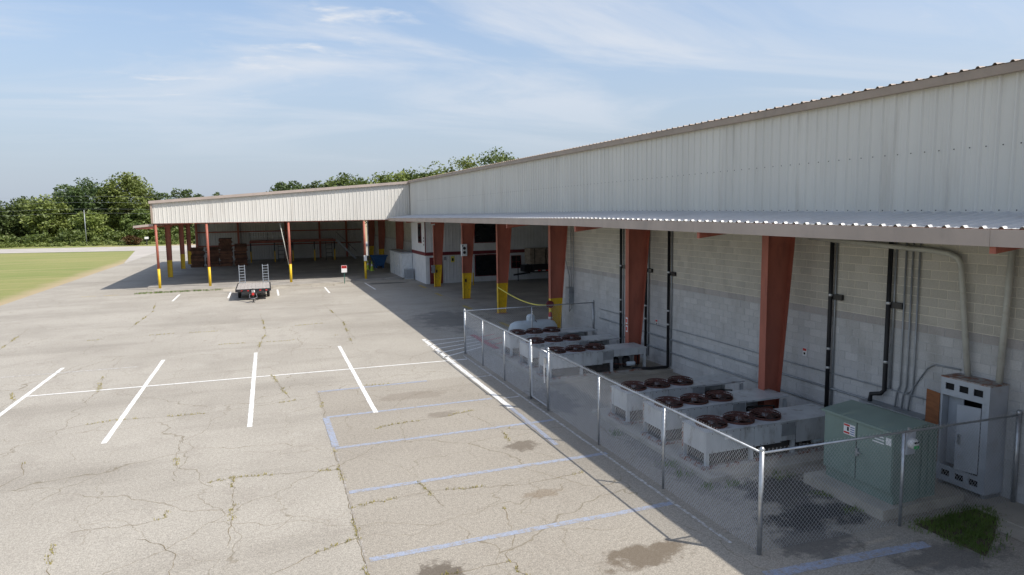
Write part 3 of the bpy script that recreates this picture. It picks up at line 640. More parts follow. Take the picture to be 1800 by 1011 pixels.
# loaded trailer inside the bay
t2 = thing('loaded_trailer', (22.6,54,0), 'dark trailer loaded with wrapped bundles parked in the shaded bay', 'trailer')
MB().box(21.2,27,53.0,54.6,.75,1.45).build('body', m_blacksteel, t2); MB().bar((21.2,53.8,.7),(19.7,53.8,.55),.12,.14).build('tongue', m_blacksteel, t2); MB().tube([(20.1,53.8,.02),(20.1,53.8,1.1)], .04, 8).build('jack', m_blacksteel, t2)
MB().box(20.5,21.1,53.3,54.3,.8,1.35).build('tool_box', m_black, t2)
for x in (21.3,22.0,22.7,23.5): tpe = MB().box(x,x+.3,52.985,52.999,.86,.94).build('reflector', m_signw, t2); MB().box(x+.3,x+.55,52.985,52.999,.86,.94).build('reflector', m_redp, t2)
for x in (22.95,23.9):
    wl = MB().lathe([(.001,-.11),(.24,-.11),(.38,-.1),(.4,-.05),(.4,.05),(.38,.1),(.001,.11)], (x,52.88,.41), 18, 'y').build('wheel', m_black, t2, True); MB().lathe([(.001,-.118),(.2,-.115),(.21,-.11)], (x,52.88,.41), 14, 'y').build('rim', m_galv, wl)
for x0, x1, lab in ((20.95,22.35,'left strapped bundle of weathered boxes on the loaded trailer'),(22.5,23.7,'right strapped bundle of weathered boxes on the loaded trailer')):
    bd = thing('wrapped_bundle', ((x0+x1)/2,53.8,1.45), lab, 'bundle', 'bundles on the loaded trailer')
    for r_ in range(4):
        for c_ in range(3): MB().box(x0+(x1-x0)*c_/3+.01,x0+(x1-x0)*(c_+1)/3-.01,53.15+.01*(r_%2),54.45,1.455+r_*.33,1.455+r_*.33+.315).build('carton', m_crate, bd)
    MB().box(x0+.4,x0+.45,53.135,53.149,1.455,2.77).build('strap', m_black, bd)

# ------------------------------------------------------------------ chain link fence
def mesh_wires(mb, a, b, z0=.04, z1=1.80, s=.080, r=.0025, barbs=True):
    a = Vector((*a,0)); b = Vector((*b,0)); L = (b-a).length; d = (b-a)/L; q = Vector((-d.y,d.x,0)); Hh = z1-z0
    def wire(u0, za, u1, zb, off):
        p = a+d*u0+q*off+Vector((0,0,za)); e = a+d*u1+q*off+Vector((0,0,zb)); t_ = (e-p).normalized(); n1 = q*r; n2 = t_.cross(q)*r
        o = len(mb.v)
        for P in (p,e):
            for k in range(3): an = 2.0944*k; mb.v.append(tuple(P+n1*math.cos(an)+n2*math.sin(an)))
        for k in range(3): mb.f.append((o+k,o+(k+1)%3,o+3+(k+1)%3,o+3+k))
    sl = 1.12
    n = int((L+Hh/sl)/s)+1
    for i in range(n):
        u = i*s-Hh/sl
        for sg_, off in ((1,.004),(-1,-.004)):
            ua, ub = (u, u+Hh/sl) if sg_ == 1 else (L-u, L-u-Hh/sl)
            za, zb = z0, z1
            def clip(ua, za, ub, zb):
                pts = []
                for (p0, q0, p1, q1) in ((ua,za,ub,zb),):
                    t0, t1 = 0., 1.; du = p1-p0
                    if du > 0: t0 = max(t0, (0-p0)/du); t1 = min(t1, (L-p0)/du)
                    else: t0 = max(t0, (L-p0)/du); t1 = min(t1, (0-p0)/du)
                    if t0 < t1: return p0+du*t0, q0+(q1-q0)*t0, p0+du*t1, q0+(q1-q0)*t1
                return None
            c_ = clip(ua, za, ub, zb)
            if c_: wire(*c_, off)
    if barbs:
        for i in range(int(L/s)): wire(i*s, z1, i*s+.012, z1+.05, .004); wire(i*s+.012, z1+.05, i*s+.022, z1+.03, -.004)
    return mb
def fence(name, A, B, posts, label, heavy=()):
    t_ = thing(name, ((A[0]+B[0])/2,(A[1]+B[1])/2,0), label, 'fence', 'chain link fence around the equipment yard')
    for i, p in enumerate(posts):
        hv = i in heavy
        po = MB().tube([(p[0],p[1],-.05),(p[0],p[1],1.84 if hv else 1.78)], .042 if hv else .028, 10).build('post', m_galv, t_, True)
        if hv: MB().lathe([(.046,1.83),(.046,1.86),(.03,1.89),(.001,1.90)], (p[0],p[1],0), 10).build('cap', m_galv, po, True)
    MB().tube([(A[0],A[1],1.79),(B[0],B[1],1.79)], .021, 8).build('top_rail', m_galv, t_, True)
    tag(mesh_wires(MB(), A, B).build('chain_mesh', m_wire, t_), kind='stuff')
    return t_
FX = 7.65
fence('chain_link_fence', (FX,8.9), (FX,18.05), [(FX,8.9),(FX,11.87),(FX,14.82),(FX,18.05)], 'nearest long run of chain link fence beside the condensing units', (0,3))
fence('chain_link_fence', (FX,19.45), (FX,26.9), [(FX,19.45),(FX,21.95),(FX,24.45),(FX,26.9)], 'farther run of chain link fence beyond the gate', (0,3))
fence('chain_link_fence', (FX+.05,8.9), (13.64,8.70), [(10.75,8.80),(13.64,8.70)], 'short end run of chain link fence in front of the green transformer', (1,))
fence('chain_link_fence', (FX+.05,27.0), (13.66,27.0), [(10.7,27.0),(13.66,27.0)], 'far end run of chain link fence before the propane tank', (1,))
gt = thing('chain_link_gate', (FX,18.75,0), 'narrow chain link gate with latch between two heavy posts', 'gate')
MB().tube([(FX,18.13,.1),(FX,18.13,1.74),(FX,19.37,1.74),(FX,19.37,.1),(FX,18.13,.1)], .02, 8).build('frame', m_galv, gt, True)
tag(mesh_wires(MB(), (FX,18.15), (FX,19.35), .11, 1.72, barbs=False).build('chain_mesh', m_wire, gt), kind='stuff')
MB().tube([(FX-.05,18.2,1.55),(FX-.06,18.22,1.2),(FX-.05,18.2,.8)], .022, 6).build('latch_chain', m_signw, gt); MB().cbox((FX-.04,18.1,1.5),(.08,.14,.16)).build('latch', m_galv, gt)

# ------------------------------------------------------------------ condensing units
def fan(par, cx0, cy0, zt_):
    g = MB()
    for r_, dz in ((.355,.05),(.35,.10),(.30,.13),(.235,.145),(.18,.152),(.12,.157),(.06,.16)): g.ring((cx0,cy0,zt_+dz), r_, .007, 22, 4)
    for k in range(14):
        a = 2*math.pi*k/14; g.tube([(cx0+r_*math.cos(a),cy0+r_*math.sin(a),zt_+dz) for r_, dz in ((.358,.02),(.35,.10),(.30,.13),(.18,.152),(.03,.162))], .006, 4)
    f_ = g.build('fan_guard', m_rust, par); MB().lathe([(.36,zt_-.01),(.36,zt_+.05),(.345,.05+zt_),(.345,zt_-.06)], (cx0,cy0,0), 26).build('shroud', m_rust, f_, True)
    MB().lathe([(.345,zt_+.004),(.001,zt_+.004)], (cx0,cy0,0), 22).build('opening', m_dark, f_)
    b = MB()
    for k in range(4):
        a = 2*math.pi*k/4+cx0; q = [(.06,-.05,.03),(.31,-.12,.025),(.32,.06,.055),(.06,.05,.055)]
        b.add([(cx0+x*math.cos(a)-y*math.sin(a), cy0+x*math.sin(a)+y*math.cos(a), zt_+z) for x,y,z in q], [(0,1,2,3)])
    b.build('blade', m_coil, f_); MB().lathe([(.07,zt_+.02),(.07,zt_+.09),(.001,zt_+.09)], (cx0,cy0,0), 12).build('motor', m_conduit, f_, True)
def condenser(y0, label, style, x0=8.95, x1=11.45, x2=12.78):
    D = .92; zb, zt_ = .46, .95; y1 = y0+D
    u = thing('condensing_unit', ((x0+x2)/2, y0+D/2, .1), label, 'condensing unit', 'condensing units inside the fence')
    cs = MB().box(x0+.012,x1,y0+.012,y1-.012,zb+.02,zt_-.012).build('casing', m_unit, u)
    MB().box(x0-.01,x1+.01,y0-.01,y1+.01,zt_-.012,zt_+.004).build('top_plate', m_unit, u)
    # separate side sheets with seams
    for a, b in ((x0+.10,x0+1.30),(x0+1.31,x1-.42)): MB().box(a,b,y0-.002,y0+.011,zb,zt_-.03).build('side_sheet', m_unit, u)
    MB().box(x1-.40,x1-.03,y0-.002,y0+.011,zb+.14,zt_-.05).build('access_plate', m_conduit, u)
    MB().box(x0-.002,x0+.011,y0+.06,y1-.06,zb,zt_-.03).build('end_sheet', m_unit, u)
    for x in (x0+.05, x0+1.25, x1-.06, x2-.05):
        for y in (y0+.04, y1-.04): MB().box(x-.045,x+.045,y-.035,y+.035,.10,zb+.018 if x < x1 else zt_-.11).build('leg', m_unit, u)
    for y in (y0-.02, y1-.06): MB().box(x0-.06,x2+.05,y,y+.08,.10,.16).build('base_rail', m_rustbase, u)
    MB().box(x0-.075,x0+.04,y0-.03,y1+.03,.101,.175).build('end_rail', m_rustbase, u)
    MB().box(x0+.11,x1-.12,y0+.09,y1-.09,.17,zb+.01).build('coil_shade_fill', m_coil, u)  # dark block enlarged around the coil to stand for shade under the casing
    MB().box(x1+.012,x2+.02,y0-.01,y1+.01,zt_-.055,zt_-.01).build('hood', m_unit, u)
    if style == 'panel': MB().box(x1+.015,x2,y0,y0+.015,zb-.06,zt_-.058).build('hood_side', m_unit, u)
    elif style == 'half': MB().box(x1+.015,x2,y0,y0+.015,zt_-.26,zt_-.058).build('hood_side', m_unit, u)
    MB().box(x1+.05,x2-.1,y1-.05,y1-.03,.2,zt_-.06).build('back_sheet', m_unit, u)
    for k, xx in enumerate((x1+.3, x1+.75)):
        MB().lathe([(.001,.17),(.13,.17),(.14,.22),(.14,.50),(.10,.56),(.001,.58)], (xx,y0+.42,0), 14).build('compressor', m_coil if k else m_blacksteel, u, True)
    MB().tube([(x1+.3,y0+.42,.56),(x1+.3,y0+.3,.66),(x1+.75,y0+.25,.66),(x1+1.15,y0+.3,.6),(x1+1.2,y0+.35,.2)], .025, 6).build('pipe', m_blacksteel, u, True)
    MB().tube([(x1+.12,y0+.15,.4),(x1+.55,y0+.14,.34),(x1+1.1,y0+.2,.3)], .02, 6).build('pipe', m_rust, u, True)
    MB().lathe([(.001,-.16),(.075,-.16),(.085,-.12),(.085,.12),(.075,.16),(.001,.16)], (x1+.75,y0+.1,.36), 12, 'x').build('receiver', m_tank, u, True)
    for k in range(3): fan(u, x0+.47+k*.76, y0+D/2, zt_)
    MB().box(x0+.5,x0+.68,y0-.006,y0-.003,zt_-.22,zt_-.12).build('name_plate', m_signw, u)
    bs = MB()
    for k in range(12): bs.cbox((x0+.16+k*.19, y0-.004, zt_-.05), (.018,.006,.018)).cbox((x0+.16+k*.19, y0-.004, zb+.025), (.018,.006,.018))
    tag(bs.build('bolts', m_rust, u), kind='stuff')
    # rust runs on the corner post
    MB().box(x0-.004,x0+.03,y1-.055,y1+.004,.16,zt_-.03).build('corner_strip', m_rustbase, u)
    return u
for y0, lab, st in ((12.2,'nearest three fan condensing unit, beside the green transformer','panel'), (13.95,'middle three fan condensing unit of the near trio','open'), (15.7,'farthest three fan condensing unit of the near trio','open'),
                    (21.05,'nearest three fan condensing unit of the far trio, past the gate','half'), (23.0,'middle three fan condensing unit of the far trio','open'), (24.95,'farthest three fan condensing unit, next to the propane tank','open')):
    condenser(y0, lab, st)

# ------------------------------------------------------------------ transformer
tf = thing('pad_transformer', (11.4,10,.2), 'green pad mounted transformer cabinet with two doors behind the fence', 'transformer')
pd = MB().prism([(10.62,9.05),(12.75,9.05),(12.75,11.05),(10.62,11.05)], 'z', -.1, .2).build('concrete_pad', m_conc); tag(pd, 'thick concrete pad under the green transformer', 'pad')
MB().box(10.92,12.05,9.22,10.78,.2,1.62).build('tank', m_green, tf)
MB().box(10.84,11.5,9.16,10.84,.42,1.60).build('cabinet', m_green, tf); MB().box(10.90,11.5,9.18,10.82,.2,.419).build('sill', m_green, tf)
MB().add([(10.79,9.10,1.60),(11.62,9.10,1.69),(11.62,10.90,1.69),(10.79,10.90,1.60),(10.79,9.10,1.645),(11.62,9.10,1.74),(11.62,10.90,1.74),(10.79,10.90,1.645)],
         [(0,3,2,1),(4,5,6,7),(0,1,5,4),(1,2,6,5),(2,3,7,6),(3,0,4,7)]).build('lid', m_green, tf)
MB().prism([(11.64,1.62),(12.10,1.56),(12.10,1.60),(11.64,1.68)], 'y', 9.16, 10.84).build('rear_lid', m_green, tf)
for y0, y1 in ((9.18,9.988),(10.012,10.82)): dr = MB().box(10.822,10.839,y0,y1,.44,1.585).build('door', m_green, tf)
MB().cbox((10.80,9.96,1.0),(.03,.05,.16)).cbox((10.79,9.93,1.0),(.02,.12,.035)).build('handle', m_galv, dr)
MB().box(10.832,10.8395,9.99,10.01,.44,1.585).build('door_gap', m_dark, tf)
lb = MB().box(10.814,10.8215,10.04,10.32,1.28,1.5).build('warning_label', m_signw, tf)
for z in (1.30,1.455): MB().box(10.810,10.8135,10.17,10.31,z,z+.035).build('red_band', m_redp, lb)
MB().box(10.810,10.8135,10.19,10.23,1.36,1.44).build('mark', m_dark, lb)
for k in range(4): MB().box(10.810,10.8135,10.05,10.15,1.31+k*.045,1.325+k*.045).build('text_line', m_signblue, lb)
lb2 = MB().box(10.814,10.8215,9.2,9.32,1.36,1.5).build('small_label', m_signw, tf)
for k in range(3): MB().box(10.814,10.8215,9.36,9.62-.05*k,1.34+k*.06,1.365+k*.06).build('stencil', m_signw, tf)
for x in (11.62,11.80,11.95): MB().box(x,x+.03,9.19,9.219,.25,1.5).build('fin', m_green, tf)
mt = thing('electric_meter', (11.15,9.1,1.5), 'small grey electric meter with green dial on the transformer end', 'meter')
MB().box(11.02,11.24,9.04,9.158,1.22,1.66).build('housing', m_greyenam, mt); MB().lathe([(.1,.0),(.1,-.07),(.08,-.1),(.001,-.11)], (11.13,9.04,1.44), 18, 'y').build('glass', m_signw, mt, True)
MB().box(11.07,11.19,8.925,8.932,1.36,1.42).build('dial', m_meterg, mt); MB().box(11.08,11.18,8.924,8.931,1.46,1.49).build('display', m_dark, mt); MB().tube([(11.13,9.1,1.66),(11.13,9.1,1.72)], .03, 8).build('hub', m_galv, mt)

tf.location.x += .10; mt.location.x += .10
# ------------------------------------------------------------------ switchgear cabinet
sw = thing('switchgear_cabinet', (13.45,9.4,.05), 'tall grey electrical cabinet with vents and a door hanging open on the block wall', 'cabinet')
X0, X1, Y0, Y1 = 13.17, 13.69, 8.96, 9.98
MB().box(X0+.02,X1,Y0,Y0+.03,.12,2.32).build('side_panel', m_greyenam, sw); MB().box(X0+.02,X1,Y1-.03,Y1,.12,2.32).build('side_panel', m_greyenam, sw)
MB().box(X0,X1,Y0-.01,Y1+.01,2.32,2.345).build('top', m_rustbase, sw); MB().box(X1-.03,X1-.01,Y0+.03,Y1-.03,.12,2.32).build('back_panel', m_dark, sw); MB().box(X0+.02,X1-.03,Y0+.03,Y1-.03,.12,.15).build('floor_panel', m_greyenam, sw)
def vented(z0, z1, name):
    b = MB(); h0, h1 = z0+(z1-z0)*.34, z0+(z1-z0)*.72; ys = [Y0]; w_ = .19
    cs = [Y0+.23, Y0+.53, Y0+.83]
    b.box(X0,X0+.018,Y0,Y1,z0,h0); b.box(X0,X0+.018,Y0,Y1,h1,z1); e = Y0
    for c_ in cs: b.box(X0,X0+.018,e,c_-w_/2,h0,h1); e = c_+w_/2
    b.box(X0,X0+.018,e,Y1,h0,h1); p = b.build(name, m_greyenam, sw)
    for c_ in cs: MB().box(X0+.03,X0+.035,c_-w_/2,c_+w_/2,h0,h1).build('vent', m_dark, p)
vented(1.96,2.32,'top_panel'); vented(.12,.46,'bottom_panel')
MB().box(X0,X0+.018,Y0,Y0+.14,.462,1.958).build('stile', m_greyenam, sw)
MB().box(X0+.20,X0+.22,Y1-.36,Y1-.04,.462,1.958).build('inner_panel', m_greyenam, sw)
dr = MB().add([(X0-.01,Y0+.15,.50),(X0-.13,Y0+.55,.50),(X0-.11,Y0+.555,.50),(X0+.01,Y0+.155,.50),(X0-.01,Y0+.15,1.86),(X0-.13,Y0+.55,1.86),(X0-.11,Y0+.555,1.86),(X0+.01,Y0+.155,1.86)], [(0,3,2,1),(4,5,6,7),(0,1,5,4),(1,2,6,5),(2,3,7,6),(3,0,4,7)]).build('door', m_greyenam, sw)
MB().cbox((X0-.125,Y0+.48,1.15),(.025,.05,.2)).build('handle', m_galv, dr)
MB().add([(X0+.0,Y1+.02,.46),(X0+.10,Y1+.40,.46),(X0+.12,Y1+.40,.46),(X0+.02,Y1+.02,.46),(X0+.0,Y1+.02,1.95),(X0+.10,Y1+.40,1.95),(X0+.12,Y1+.40,1.95),(X0+.02,Y1+.02,1.95)], [(0,3,2,1),(4,5,6,7),(0,1,5,4),(1,2,6,5),(2,3,7,6),(3,0,4,7)]).build('brown_door', m_ply, sw)
for y in (Y0+.06,Y1-.06): MB().box(X0+.05,X1-.05,y-.04,y+.04,.03,.12).build('foot', m_galv, sw)
# fallback wireway behind the transformer
tag(MB().box(13.35,13.68,10.5,12.2,1.02,1.22).build('wireway_trough', m_conduit), 'long grey cable trough on the block wall behind the transformer', 'trough')

# ------------------------------------------------------------------ pipes on the wall
def refr(y, z0, label, extra=None, top=5.45):
    t_ = thing('refrigerant_pipe', (13.6,y,z0), label, 'pipe', 'black refrigerant pipes on the block wall')
    pts = [(13.60,y,top),(13.60,y,z0)]+(extra or [])
    MB().tube(pts, .052, 10).build('insulated_pipe', m_black, t_, True); MB().tube([(13.66,y-.10,top),(13.66,y-.10,max(z0,.1)+.05)], .022, 8).build('thin_pipe', m_conduit, t_, True)
    for z in (1.7,2.2,3.6):
        if z > z0+.2:
            MB().lathe([(.055,z),(.058,z+.01),(.058,z+.05),(.055,z+.06)], (13.60,y,0), 12).build('clamp', m_galv, t_, True)
    MB().box(13.62,13.695,y-.34,y+.02,3.52,3.66).build('bracket', m_blacksteel, t_)
refr(24.4,.3,'black pipe farthest left on the block wall, behind the far condensing units')
refr(22.45,.25,'black pipe just right of the second red column from the near end')
refr(20.9,.16,'black pipe that turns along the floor between the two trios', [(13.55,20.9,.16),(12.9,20.95,.16),(12.3,21.2,.17)])
refr(13.45,.4,'black pipe behind the nearest condensing unit')
refr(11.72,1.55,'black pipe with a jog above the green transformer', [(13.58,11.80,1.45),(13.5,12.0,1.40),(13.5,12.02,1.25),(13.5,12.02,1.0)])
for y, lab in ((11.36,'leftmost of three thin grey conduits right of the jogged black pipe'),(11.19,'middle of three thin grey conduits right of the jogged black pipe'),(11.02,'rightmost of three thin grey conduits right of the jogged black pipe')):
    t_ = tag(MB().tube([(13.66,y,5.45),(13.66,y,1.75),(13.66,y+.07,1.55),(13.64,y+.09,1.20)], .021, 8).build('grey_conduit', m_conduit, None, True), lab, 'conduit', 'thin grey conduits')
t_ = tag(MB().tube([(13.58,9.72,2.34),(13.58,9.98,4.45),(13.58,10.0,4.62),(13.58,10.08,4.78),(13.58,10.28,4.86),(13.58,10.6,4.90),(13.58,14.2,5.08)], .058, 12).build('pale_conduit', m_pvc, None, True), 'thick pale pipe bending under the canopy above the grey cabinet', 'pipe')
t_ = tag(MB().tube([(13.58,9.08,2.34),(13.58,8.98,5.4)], .062, 12).build('pale_conduit', m_pvc, None, True), 'thick straight pale pipe nearest the camera on the block wall', 'pipe')
def hconduit(z, y0, y1, r, lab, sag=.0):
    n = 12; tag(MB().tube([(13.66,y0+(y1-y0)*i/n,z+sag*math.sin(i*1.3)) for i in range(n+1)], r, 8).build('wall_conduit', m_conduit, None, True), lab, 'conduit', 'horizontal conduits on the block wall')
hconduit(1.18,10.5,26.4,.028,'thick middle horizontal conduit along the block wall'); hconduit(1.58,10.45,26.4,.014,'thin upper horizontal conduit along the block wall',.012); hconduit(.70,13.0,24.4,.028,'lowest horizontal conduit along the block wall')
tag(MB().tube([(13.67,9.95,2.42),(13.67,10.55,2.40),(13.67,10.7,2.3),(13.67,11.1,1.65),(13.67,11.25,1.58)], .016, 8).build('bent_conduit', m_conduit, None, True), 'thin bent conduit between grey cabinet and wall conduit', 'conduit')
for y, z, lab in ((14.35,1.85,'small white warning sign on the wall right of the red column nearest'),(21.8,1.55,'small white warning sign on the wall right of the second red column')):
    s_ = thing('wall_sign', (13.69,y,z), lab, 'sign', 'small warning signs'); MB().box(13.675,13.69,y-.07,y+.07,z,z+.22).build('plate', m_signw, s_); MB().box(13.67,13.674,y-.06,y+.06,z+.14,z+.21).build('red_band', m_redp, s_); MB().box(13.67,13.674,y-.03,y+.03,z+.04,z+.1).build('mark', m_dark, s_)
s_ = thing('column_sign', (12.54,22.05,1.4), 'two small red and white stickers on the second red column', 'sign')
for z in (1.35,1.65): MB().box(12.535,12.549,21.97,22.1,z,z+.24).build('plate', m_signw, s_); MB().box(12.53,12.534,21.99,22.08,z+.05,z+.19).build('mark', m_redp, s_)
# disconnect box at the wall end
db = thing('disconnect_box', (13.6,29.3,1.5), 'grey electrical disconnect box with conduits at the end of the block wall', 'electrical box')
MB().box(13.45,13.69,29.1,29.5,1.45,2.25).build('box', m_conduit, db); MB().box(13.44,13.449,29.14,29.46,1.5,2.2).build('cover', m_greyenam, db); MB().cbox((13.42,29.05,1.85),(.05,.05,.25)).build('lever', m_galv, db)
MB().tube([(13.6,29.42,2.25),(13.6,29.42,2.8),(13.62,29.9,3.6),(13.62,29.9,5.4)], .025, 8).build('conduit', m_conduit, db, True); MB().tube([(13.6,29.2,2.25),(13.6,29.2,5.4)], .018, 8).build('conduit', m_conduit, db, True); MB().tube([(13.6,29.05,2.0),(13.6,28.95,2.3),(13.6,28.95,5.4)], .018, 8).build('conduit', m_conduit, db, True)
MB().tube([(13.58,29.3,1.45),(13.55,29.32,1.2),(13.5,29.2,1.1),(13.55,29.1,1.25),(13.58,29.15,1.45)], .015, 6).build('cable_loop', m_blacksteel, db, True)
# hose reel, hose, extinguisher
hr = thing('hose_reel', (12.45,29.2,1.5), 'dark red hose reel on the yellow column with yellow hose', 'hose reel')
for y in (29.05,29.17): MB().lathe([(.001,-.012),(.17,-.012),(.17,.012),(.001,.012)], (12.46,y,1.52), 20, 'y').build('flange', m_maroon, hr)
MB().lathe([(.1,-.05),(.1,.05)], (12.46,29.11,1.52), 14, 'y').build('drum', m_redp, hr)
n = 18; hs = tag(MB().tube([(12.52+(12.46-12.52)*i/n, 36.92+(29.12-36.92)*i/n, 1.55-.06*i/n-1.7*(i/n)*(1-i/n)*(.45+.4*i/n)) for i in range(n+1)], .03, 8).build('yellow_hose', m_hose, None, True), 'yellow hose sagging between two yellow column bases', 'hose')
fe = thing('fire_extinguisher', (12.42,29.0,.75), 'red fire extinguisher hung below the hose reel', 'fire extinguisher')
MB().lathe([(.001,.72),(.085,.73),(.09,.76),(.09,1.08),(.06,1.15),(.025,1.18),(.025,1.22)], (12.42,28.98,0), 14).build('cylinder', m_redp, fe, True); MB().box(12.39,12.45,28.9,29.02,1.2,1.26).build('handle', m_hose, fe); MB().lathe([(.092,.86),(.092,.95)], (12.42,28.98,0), 14).build('label_band', m_signw, fe)
MB().tube([(12.42,28.9,1.22),(12.40,28.84,1.0),(12.41,28.86,.8)], .014, 6).build('hose', m_black, fe, True)
# electrical boxes on columns
eb = thing('column_meter_box', (12.5,44.3,3.3), 'white weathered meter box high on the middle yellow based column', 'electrical box'); MB().box(12.42,12.8,44.05,44.27,2.95,3.75).build('box', m_white, eb)
for z in (3.1,3.38): MB().lathe([(.1,0),(.1,-.06),(.001,-.07)], (12.6,44.05,z+.1), 14, 'y').build('dial', m_blacksteel, eb)
MB().box(12.46,12.54,44.04,44.049,3.6,3.68).build('marking', m_dark, eb)
pb = thing('column_call_box', (12.45,52.6,1.3), 'grey call box on the yellow based column by the maroon door', 'box'); MB().box(12.3,12.54,52.35,52.6,1.15,1.75).build('box', m_conduit, pb); MB().box(12.28,12.299,52.4,52.55,1.3,1.6).build('cover', m_blacksteel, pb)
for x, lab in ((15.3,'left of two slim yellow bollards by the lower office window'),(15.75,'right of two slim yellow bollards by the lower office window')):
    b_ = thing('bollard', (x,52.6,0), lab, 'bollard', 'slim yellow bollards'); MB().tube([(x,52.6,.006),(x,52.6,1.0)], .05, 10).build('tube', m_yellow, b_, True); MB().box(x-.1,x+.1,52.5,52.7,.004,.02).build('plate', m_yellow, b_)
# floodlight under canopy
for y, x, lab in ((47.0,11.2,'small white floodlight under the canopy near the office'),): 
    fl = thing('floodlight', (x,y,5.2), lab, 'lamp'); MB().box(x-.1,x+.1,y-.12,y,5.02,5.2).build('head', m_white, fl); MB().box(x-.02,x+.02,y-.06,y-.03,5.2,5.44).build('arm', m_galv, fl)
# propane tank
pt = thing('propane_tank', (11.1,27.9,0), 'pale blue grey horizontal propane tank with domed lid beyond the far fence', 'tank')
MB().lathe([(.001,-1.15),(.18,-1.12),(.32,-1.02),(.40,-.85),(.42,-.7),(.42,.7),(.40,.85),(.32,1.02),(.18,1.12),(.001,1.15)], (11.1,27.9,.62), 24, 'x').build('shell', m_tank, pt, True)
MB().lathe([(.2,1.0),(.2,1.18),(.17,1.26),(.1,1.31),(.001,1.33)], (11.0,27.9,0), 18).build('dome', m_tank, pt, True)
for x in (10.4,11.8): MB().box(x-.08,x+.08,27.65,28.15,.0,.3).build('saddle', m_conc, pt)
MB().tube([(11.15,27.72,1.05),(11.3,27.6,.8),(11.35,27.5,.1)], .02, 6).build('hose', m_black, pt, True); MB().box(10.7,10.95,27.475,27.48,.55,.72).build('label_plate', m_signw, pt)

# ------------------------------------------------------------------ vegetation
def leaf_mesh(name, pts, size, mat, seed, droop=.3):
    rg = np.random.default_rng(seed); n = len(pts)
    nrm = rg.normal(size=(n,3)); nrm[:,2] = np.abs(nrm[:,2])+droop; nrm /= np.linalg.norm(nrm,axis=1)[:,None]
    a = np.cross(nrm, rg.normal(size=(n,3))); a /= np.linalg.norm(a,axis=1)[:,None]; b = np.cross(nrm, a)
    s = size*rg.uniform(.6,1.3,(n,1)); a *= s; b *= s*.62
    v = np.stack([pts-a, pts-b*.9+a*.1, pts+a, pts+b*.9+a*.1], 1).reshape(-1,3)
    me = bpy.data.meshes.new(name); me.vertices.add(4*n); me.vertices.foreach_set('co', v.astype(np.float32).ravel())
    me.loops.add(4*n); me.loops.foreach_set('vertex_index', np.arange(4*n, dtype=np.int32)); me.polygons.add(n)
    me.polygons.foreach_set('loop_start', np.arange(0,4*n,4,dtype=np.int32)); me.update(calc_edges=True); me.validate(); me.materials.append(mat); return me
def clumps(rg, c, rad, nc, per, crad, flat=.75):
    out = []; cs = []
    for _ in range(nc):
        d = rg.normal(size=3); d /= np.linalg.norm(d); rr = rg.uniform(.35,1.0)**.5
        p = np.array(c)+d*rr*np.array(rad); cs.append(p); r_ = crad*rg.uniform(.55,1.25)
        q = rg.normal(size=(per,3)); q /= np.linalg.norm(q,axis=1)[:,None]; q *= (rg.uniform(.25,1,(per,1))**.45)*r_; q[:,2] *= flat
        out.append(p+q)
    return np.concatenate(out), cs
def tree(x, y, h, wd, label, mat, seed, base=.25, leaf=.34, nc=70, per=75, name='broadleaf_tree', grp='trees beyond the road'):
    rg = np.random.default_rng(seed); t_ = thing(name, (x,y,0), label, 'tree', grp)
    cz = h*(1+base)/2; rad = (wd/2, wd/2, h*(1-base)/2*.92)
    pts, cs = clumps(rg, (x,y,cz), rad, nc, per, wd*.15+.35)
    put('crown', leaf_mesh('crown', pts, leaf, mat, seed), t_)
    tb = MB(); r0 = h*.018+.06; top = (x+rg.normal()*.3, y+rg.normal()*.3, h*.78)
    tb.tube([(x,y,-.1),(x+rg.normal()*.12,y,h*.3),top], [r0,r0*.75,r0*.25], 7)
    for i in range(9):
        p = cs[int(rg.integers(len(cs)))]; f_ = rg.uniform(.25,.6)
        s0 = (x+(top[0]-x)*f_, y+(top[1]-y)*f_, h*.78*f_); tb.tube([s0, ((s0[0]+p[0])/2,(s0[1]+p[1])/2,(s0[2]+p[2])/2+.3), tuple(p)], [r0*.45,r0*.3,r0*.1], 5)
    tb.build('trunk', m_bark, t_, True); return t_
LT = [(-31.2,190,16.8,11,'big rounded light green tree, tallest on the left',m_leafl,.12,130),(-41,192,15.0,12,'wide dark tree left of the tallest rounded tree',m_leafd,.2,95),(-47.5,186,11.2,9,'yellow green bushy tree in front of the wide dark tree',m_leafl,.05,80),
      (-25,194,13.2,8,'dark tree directly behind the shed corner',m_leafd,.15,70),(-18.5,195,13.4,8.5,'dark tree topping the left end of the shed roof',m_leafd,.2,75),(-36,196,14.2,8,'mid green tree between the two big crowns',m_leaf,.1,70),
      (-53,193,10.4,9,'mid green tree at the left of the tree line',m_leaf,.05,70),(-59,190,10.0,9,'dark low tree at the left photo edge',m_leafd,.05,70),(-66,194,10.5,10,'mid green tree just past the left photo edge',m_leaf,.05,60),
      (-27.5,182,8.2,7,'low leafy tree under the tallest rounded tree',m_leaf,.02,60),(-37.5,181,7.2,7.5,'low leafy tree under the wide dark tree',m_leafl,.02,60),(-11.5,200,12.4,5,'small tree tip above the shed roof trim',m_leafd,.3,40),(-56,200,11,10,'dark tree behind the left end of the tree line',m_leafd,.05,60),(-46,201,12.4,10,'dark tree behind the yellow green bushy tree',m_leafd,.05,70)]
for i, (x, y, h_, wd, lab, mt_, bs, nc) in enumerate(LT): tree(x, y, h_, wd, lab, mt_, 100+i, bs, .36, nc, 70)
